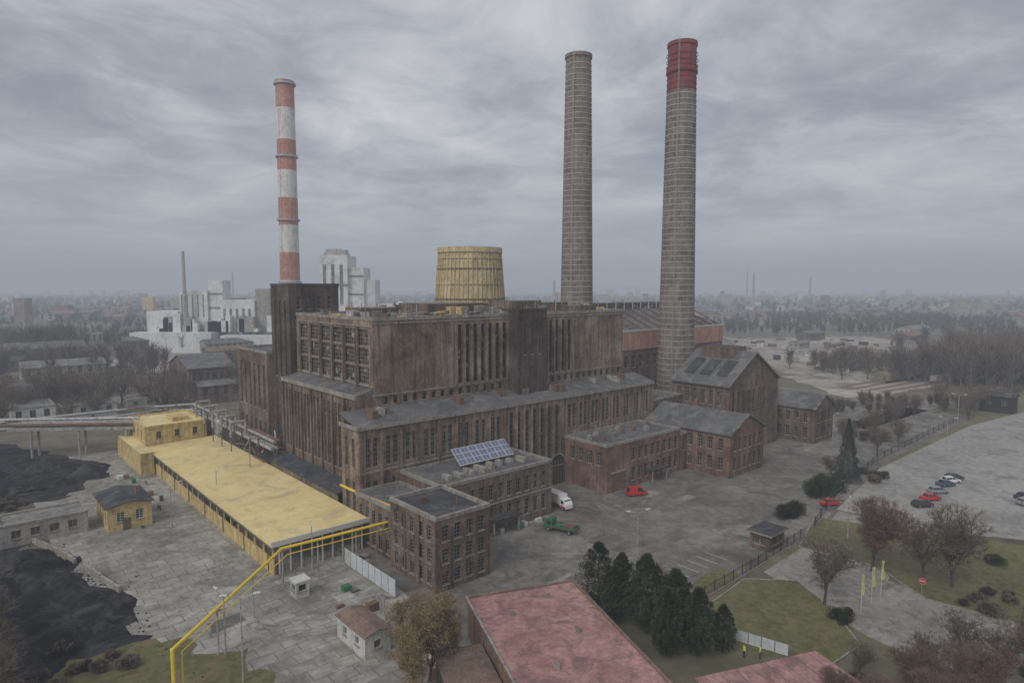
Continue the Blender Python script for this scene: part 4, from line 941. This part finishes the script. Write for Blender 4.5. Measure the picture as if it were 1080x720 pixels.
shed(195,420,6,3,3,'white_wall','roof_grey',gb=False); shed(240,440,7,3,3,'white_wall','roof_grey',gb=False); shed(350,560,50,16,8,'concrete','roof_grey'); shed(250,540,30,12,6,'brick_dark','roof_felt'); shed(180,380,8,4,3,'concrete','roof_dark',gb=False)
o=O('stored_machinery',True)
for k in range(110):
    x=R.uniform(150,330);y=R.uniform(330,560); w=R.uniform(1.5,7);d=R.uniform(1.5,3);h=R.uniform(1,3)
    o.box(x,y,.03,x+w,y+d,h,R.choice(['white_wall','rust','concrete','brick_dark','black','steel']))
for k in range(70):
    x=R.uniform(-420,-110);y=R.uniform(250,420); w=R.uniform(2,9);d=R.uniform(1.5,3);h=R.uniform(1,3.2)
    o.box(x,y,.03,x+w,y+d,h,R.choice(['rust','concrete','brick_dark','black','steel']))
o.finish()
o=O('freight_wagons',True)
for t_,n_ in ((1,12),(3,9),(5,14)):
    A=Vector((150+t_*3,290-t_*5)); d=(Vector((520+t_*14,560-t_*6))-A).normalized(); nn=Vector((-d.y,d.x))*1.4
    for k in range(n_):
        C=A+d*(20+k*15+t_*9); D=C+d*13; mt=R.choice(['rust','brick_dark','roof_dark','concrete'])
        o.prism([tuple(C-nn),tuple(D-nn),tuple(D+nn),tuple(C+nn)],1.1,3.6,mt,'coal' if k%2 else mt)
        for u in (2,11):
            E=C+d*u; o.tube((E.x-nn.x*.8,E.y-nn.y*.8,.5),(E.x+nn.x*.8,E.y+nn.y*.8,.5),.46,'black',n=8)
        o.prism([tuple(C-nn*.4),tuple(D-nn*.4),tuple(D+nn*.4),tuple(C+nn*.4)],.8,1.1,'black')
o.finish()
# power plant in the distance
o=O('distant_power_plant',True)
def B(x0,y0,x1,y1,z1,m='plant_white',z0=0): o.box(x0,y0,z0,x1,y1,z1,m)
o.part('boiler_house'); B(-126,425,-108,450,66); B(-107.9,428,-98,448,58); B(-97.9,430,-91,446,50)
for i in range(3): o.box(-124+i*5.5,424.8,34,-122+i*5.5,424.995,60,'roof_grey')
for z in (22,46): o.box(-126.1,424.6,z,-107.9,424.78,z+1.2,'roof_grey')
for z in (20,30,40,52): o.box(-107.8,427.6,z,-98,427.98,z+.9,'roof_grey')
for k in range(24): o.box(-125+R.uniform(0,14),426+R.uniform(0,18),66,-123.5+R.uniform(0,14),428+R.uniform(0,20),67+R.uniform(0,3.5),'steel')
o.part('annex'); B(-90,432,-80,446,34); B(-128,405,-90,424,24); B(-89,418,-60,430,20)
o.part('left_complex'); B(-258,455,-236,480,28); B(-235.9,458,-216,476,43); B(-215.9,460,-206,474,50); B(-205.9,456,-182,480,36); B(-181.9,458,-172,478,44,'concrete'); B(-171.9,462,-150,474,22); B(-262,440,-206,452,14); B(-200,440,-150,450,12)
for i in range(5): o.box(-234.5+i*3.8,457.7,24,-233.9+i*3.8,457.99,40,'roof_grey')
for i in range(5): o.box(-204+i*4.4,455.7,10+i%2*6,-202.4+i*4.4,455.99,30,'roof_grey')
for z in (20,30,40): o.box(-216,459.6,z,-206,459.98,z+1,'roof_grey')
for k in range(30): x=R.uniform(-255,-152); o.box(x,450,14,x+R.uniform(2,7),455,R.uniform(16,27),R.choice(['plant_white','concrete','steel']))
o.part('stack'); o.lathe(-229,452,[(1.6,0),(1.0,70)],'steel',12)
for x,h in ((-76,34),(-70,28),(-64,30)): o.lathe(x,440,[(3,0),(3,h),(1,h+1.5)],'plant_white',16)
o.finish()
# distant city
o=O('distant_city',True)
for k in range(1300):
    y=R.uniform(750,3600); x=R.uniform(-1.0,1.0)*y*1.0
    h=R.choice([6,7,8,9,11]) if R.random()<.93 else R.uniform(18,36); w=R.uniform(8,30);d=R.uniform(8,14)
    m_=R.choice(['white_wall','concrete','brick_dark','brick_main','brick_red','concrete','yellow_wall' if k%6==0 else 'brick_dark'])
    o.box(x,y,0,x+w,y+d,h,m_,R.choice(['roof_felt','brown_roof','roof_grey']))
    if h<15: o.hexa([(x-.5,y-.5,h),(x+w+.5,y-.5,h),(x+w+.5,y+d+.5,h),(x-.5,y+d+.5,h),(x-.5,y+d/2-.1,h+3.5),(x+w+.5,y+d/2-.1,h+3.5),(x+w+.5,y+d/2+.1,h+3.5),(x-.5,y+d/2+.1,h+3.5)],R.choice(['roof_felt','brown_roof','brown_roof']))
for x,y,h in ((560,1500,80),(690,1900,95),(760,1650,70),(110,1400,75),(140,1450,75),(90,1380,60),(-820,1900,90),(-500,1700,70)):
    o.lathe(x,y,[(3.5,0),(2.2,h)],'concrete',10)
o.finish()
o=O('hills',True); V=[];F=[]
for i in range(121):
    x=-6000+i*100; h=35+30*mn.noise(Vector((x*.0006,0,0)))+14*mn.noise(Vector((x*.003,5,0)))
    V+=[(x,5200,0),(x,5600,max(4,h)),(x,7000,max(4,h)*.6)]
for i in range(120):
    a=i*3; F+=[(a,a+3,a+4,a+1),(a+1,a+4,a+5,a+2)]
o.raw(V,F,'woods_far'); o.finish()

# ================================================================ haze (homogeneous absorbing volume, added emission stands in for scattered light)
hz=O('haze',True); hz.box(-5900,-250,-2,5900,8000,170,'black'); ob=hz.finish()
m=bpy.data.materials.new('haze'); m.use_nodes=True; n=m.node_tree; n.nodes.clear()
D=.00055
out=n.nodes.new('ShaderNodeOutputMaterial'); va=n.nodes.new('ShaderNodeVolumeAbsorption'); em=n.nodes.new('ShaderNodeEmission'); ad=n.nodes.new('ShaderNodeAddShader')
va.inputs['Color'].default_value=(0,0,0,1); va.inputs['Density'].default_value=D
em.inputs['Color'].default_value=(.315,.345,.395,1); em.inputs['Strength'].default_value=D
n.links.new(va.outputs[0],ad.inputs[0]); n.links.new(em.outputs[0],ad.inputs[1]); n.links.new(ad.outputs[0],out.inputs['Volume'])
ob.data.materials.clear(); ob.data.materials.append(m)

# ================================================================ world
w=bpy.data.worlds.new('World'); bpy.context.scene.world=w; w.use_nodes=True; n=w.node_tree; bg=n.nodes['Background']
SE,SR=math.radians(42),math.radians(215)
sky=n.nodes.new('ShaderNodeTexSky'); sky.sky_type='NISHITA'; sky.sun_disc=False; sky.sun_elevation=SE; sky.sun_rotation=SR
tc=n.nodes.new('ShaderNodeTexCoord'); sp=n.nodes.new('ShaderNodeSeparateXYZ'); n.links.new(tc.outputs['Generated'],sp.inputs[0])
def mth(op,a,b_):
    x=n.nodes.new('ShaderNodeMath'); x.operation=op
    for i,v_ in enumerate((a,b_)):
        if isinstance(v_,(int,float)): x.inputs[i].default_value=v_
        else: n.links.new(v_,x.inputs[i])
    return x.outputs[0]
zc=mth('ADD',mth('MAXIMUM',sp.outputs[2],0),.16)
cb=n.nodes.new('ShaderNodeCombineXYZ'); n.links.new(mth('DIVIDE',sp.outputs[0],zc),cb.inputs[0]); n.links.new(mth('DIVIDE',sp.outputs[1],zc),cb.inputs[1])
f1=noise(n,cb.outputs[0],.8,6,.5,.6)
f2=noise(n,cb.outputs[0],2.6,8,.62,.6)
ff=mth('ADD',mth('MULTIPLY',f1,.64),mth('MULTIPLY',f2,.36))
cl=ramp(n,ff,[(.38,(.285,.30,.35)),(.45,(.37,.385,.43)),(.51,(.49,.50,.535)),(.57,(.60,.605,.63)),(.65,(.74,.74,.75))])
gr=ramp(n,sp.outputs[2],[(0,(1,1,1)),(.07,(.6,.6,.6)),(.22,(0,0,0))])
cl=mix(n,gr,cl,(.40,.42,.46))
sk=mix(n,1.0,sky.outputs[0],(.1,.1,.1),'MULTIPLY')
fin=mix(n,.92,sk,cl)
n.links.new(fin,bg.inputs[0]); bg.inputs[1].default_value=1.05
sd=bpy.data.lights.new('sun','SUN'); sd.energy=1.5; sd.angle=math.radians(26); sd.color=(1,.95,.87)
so=bpy.data.objects.new('sun',sd); bpy.context.scene.collection.objects.link(so)
dirv=Vector((math.sin(SR)*math.cos(SE),math.cos(SR)*math.cos(SE),math.sin(SE)))
so.rotation_euler=dirv.to_track_quat('Z','Y').to_euler()
# camera
cd=bpy.data.cameras.new('camera'); cd.sensor_width=36; cd.lens=36*680/1080; cd.clip_end=20000
co=bpy.data.objects.new('camera',cd); bpy.context.scene.collection.objects.link(co); co.location=(0,0,45)
co.rotation_euler=(math.radians(90)-math.atan(57/680),0,0); bpy.context.scene.camera=co
sc=bpy.context.scene; sc.view_settings.view_transform='Standard'; sc.view_settings.look='None'; sc.view_settings.exposure=0
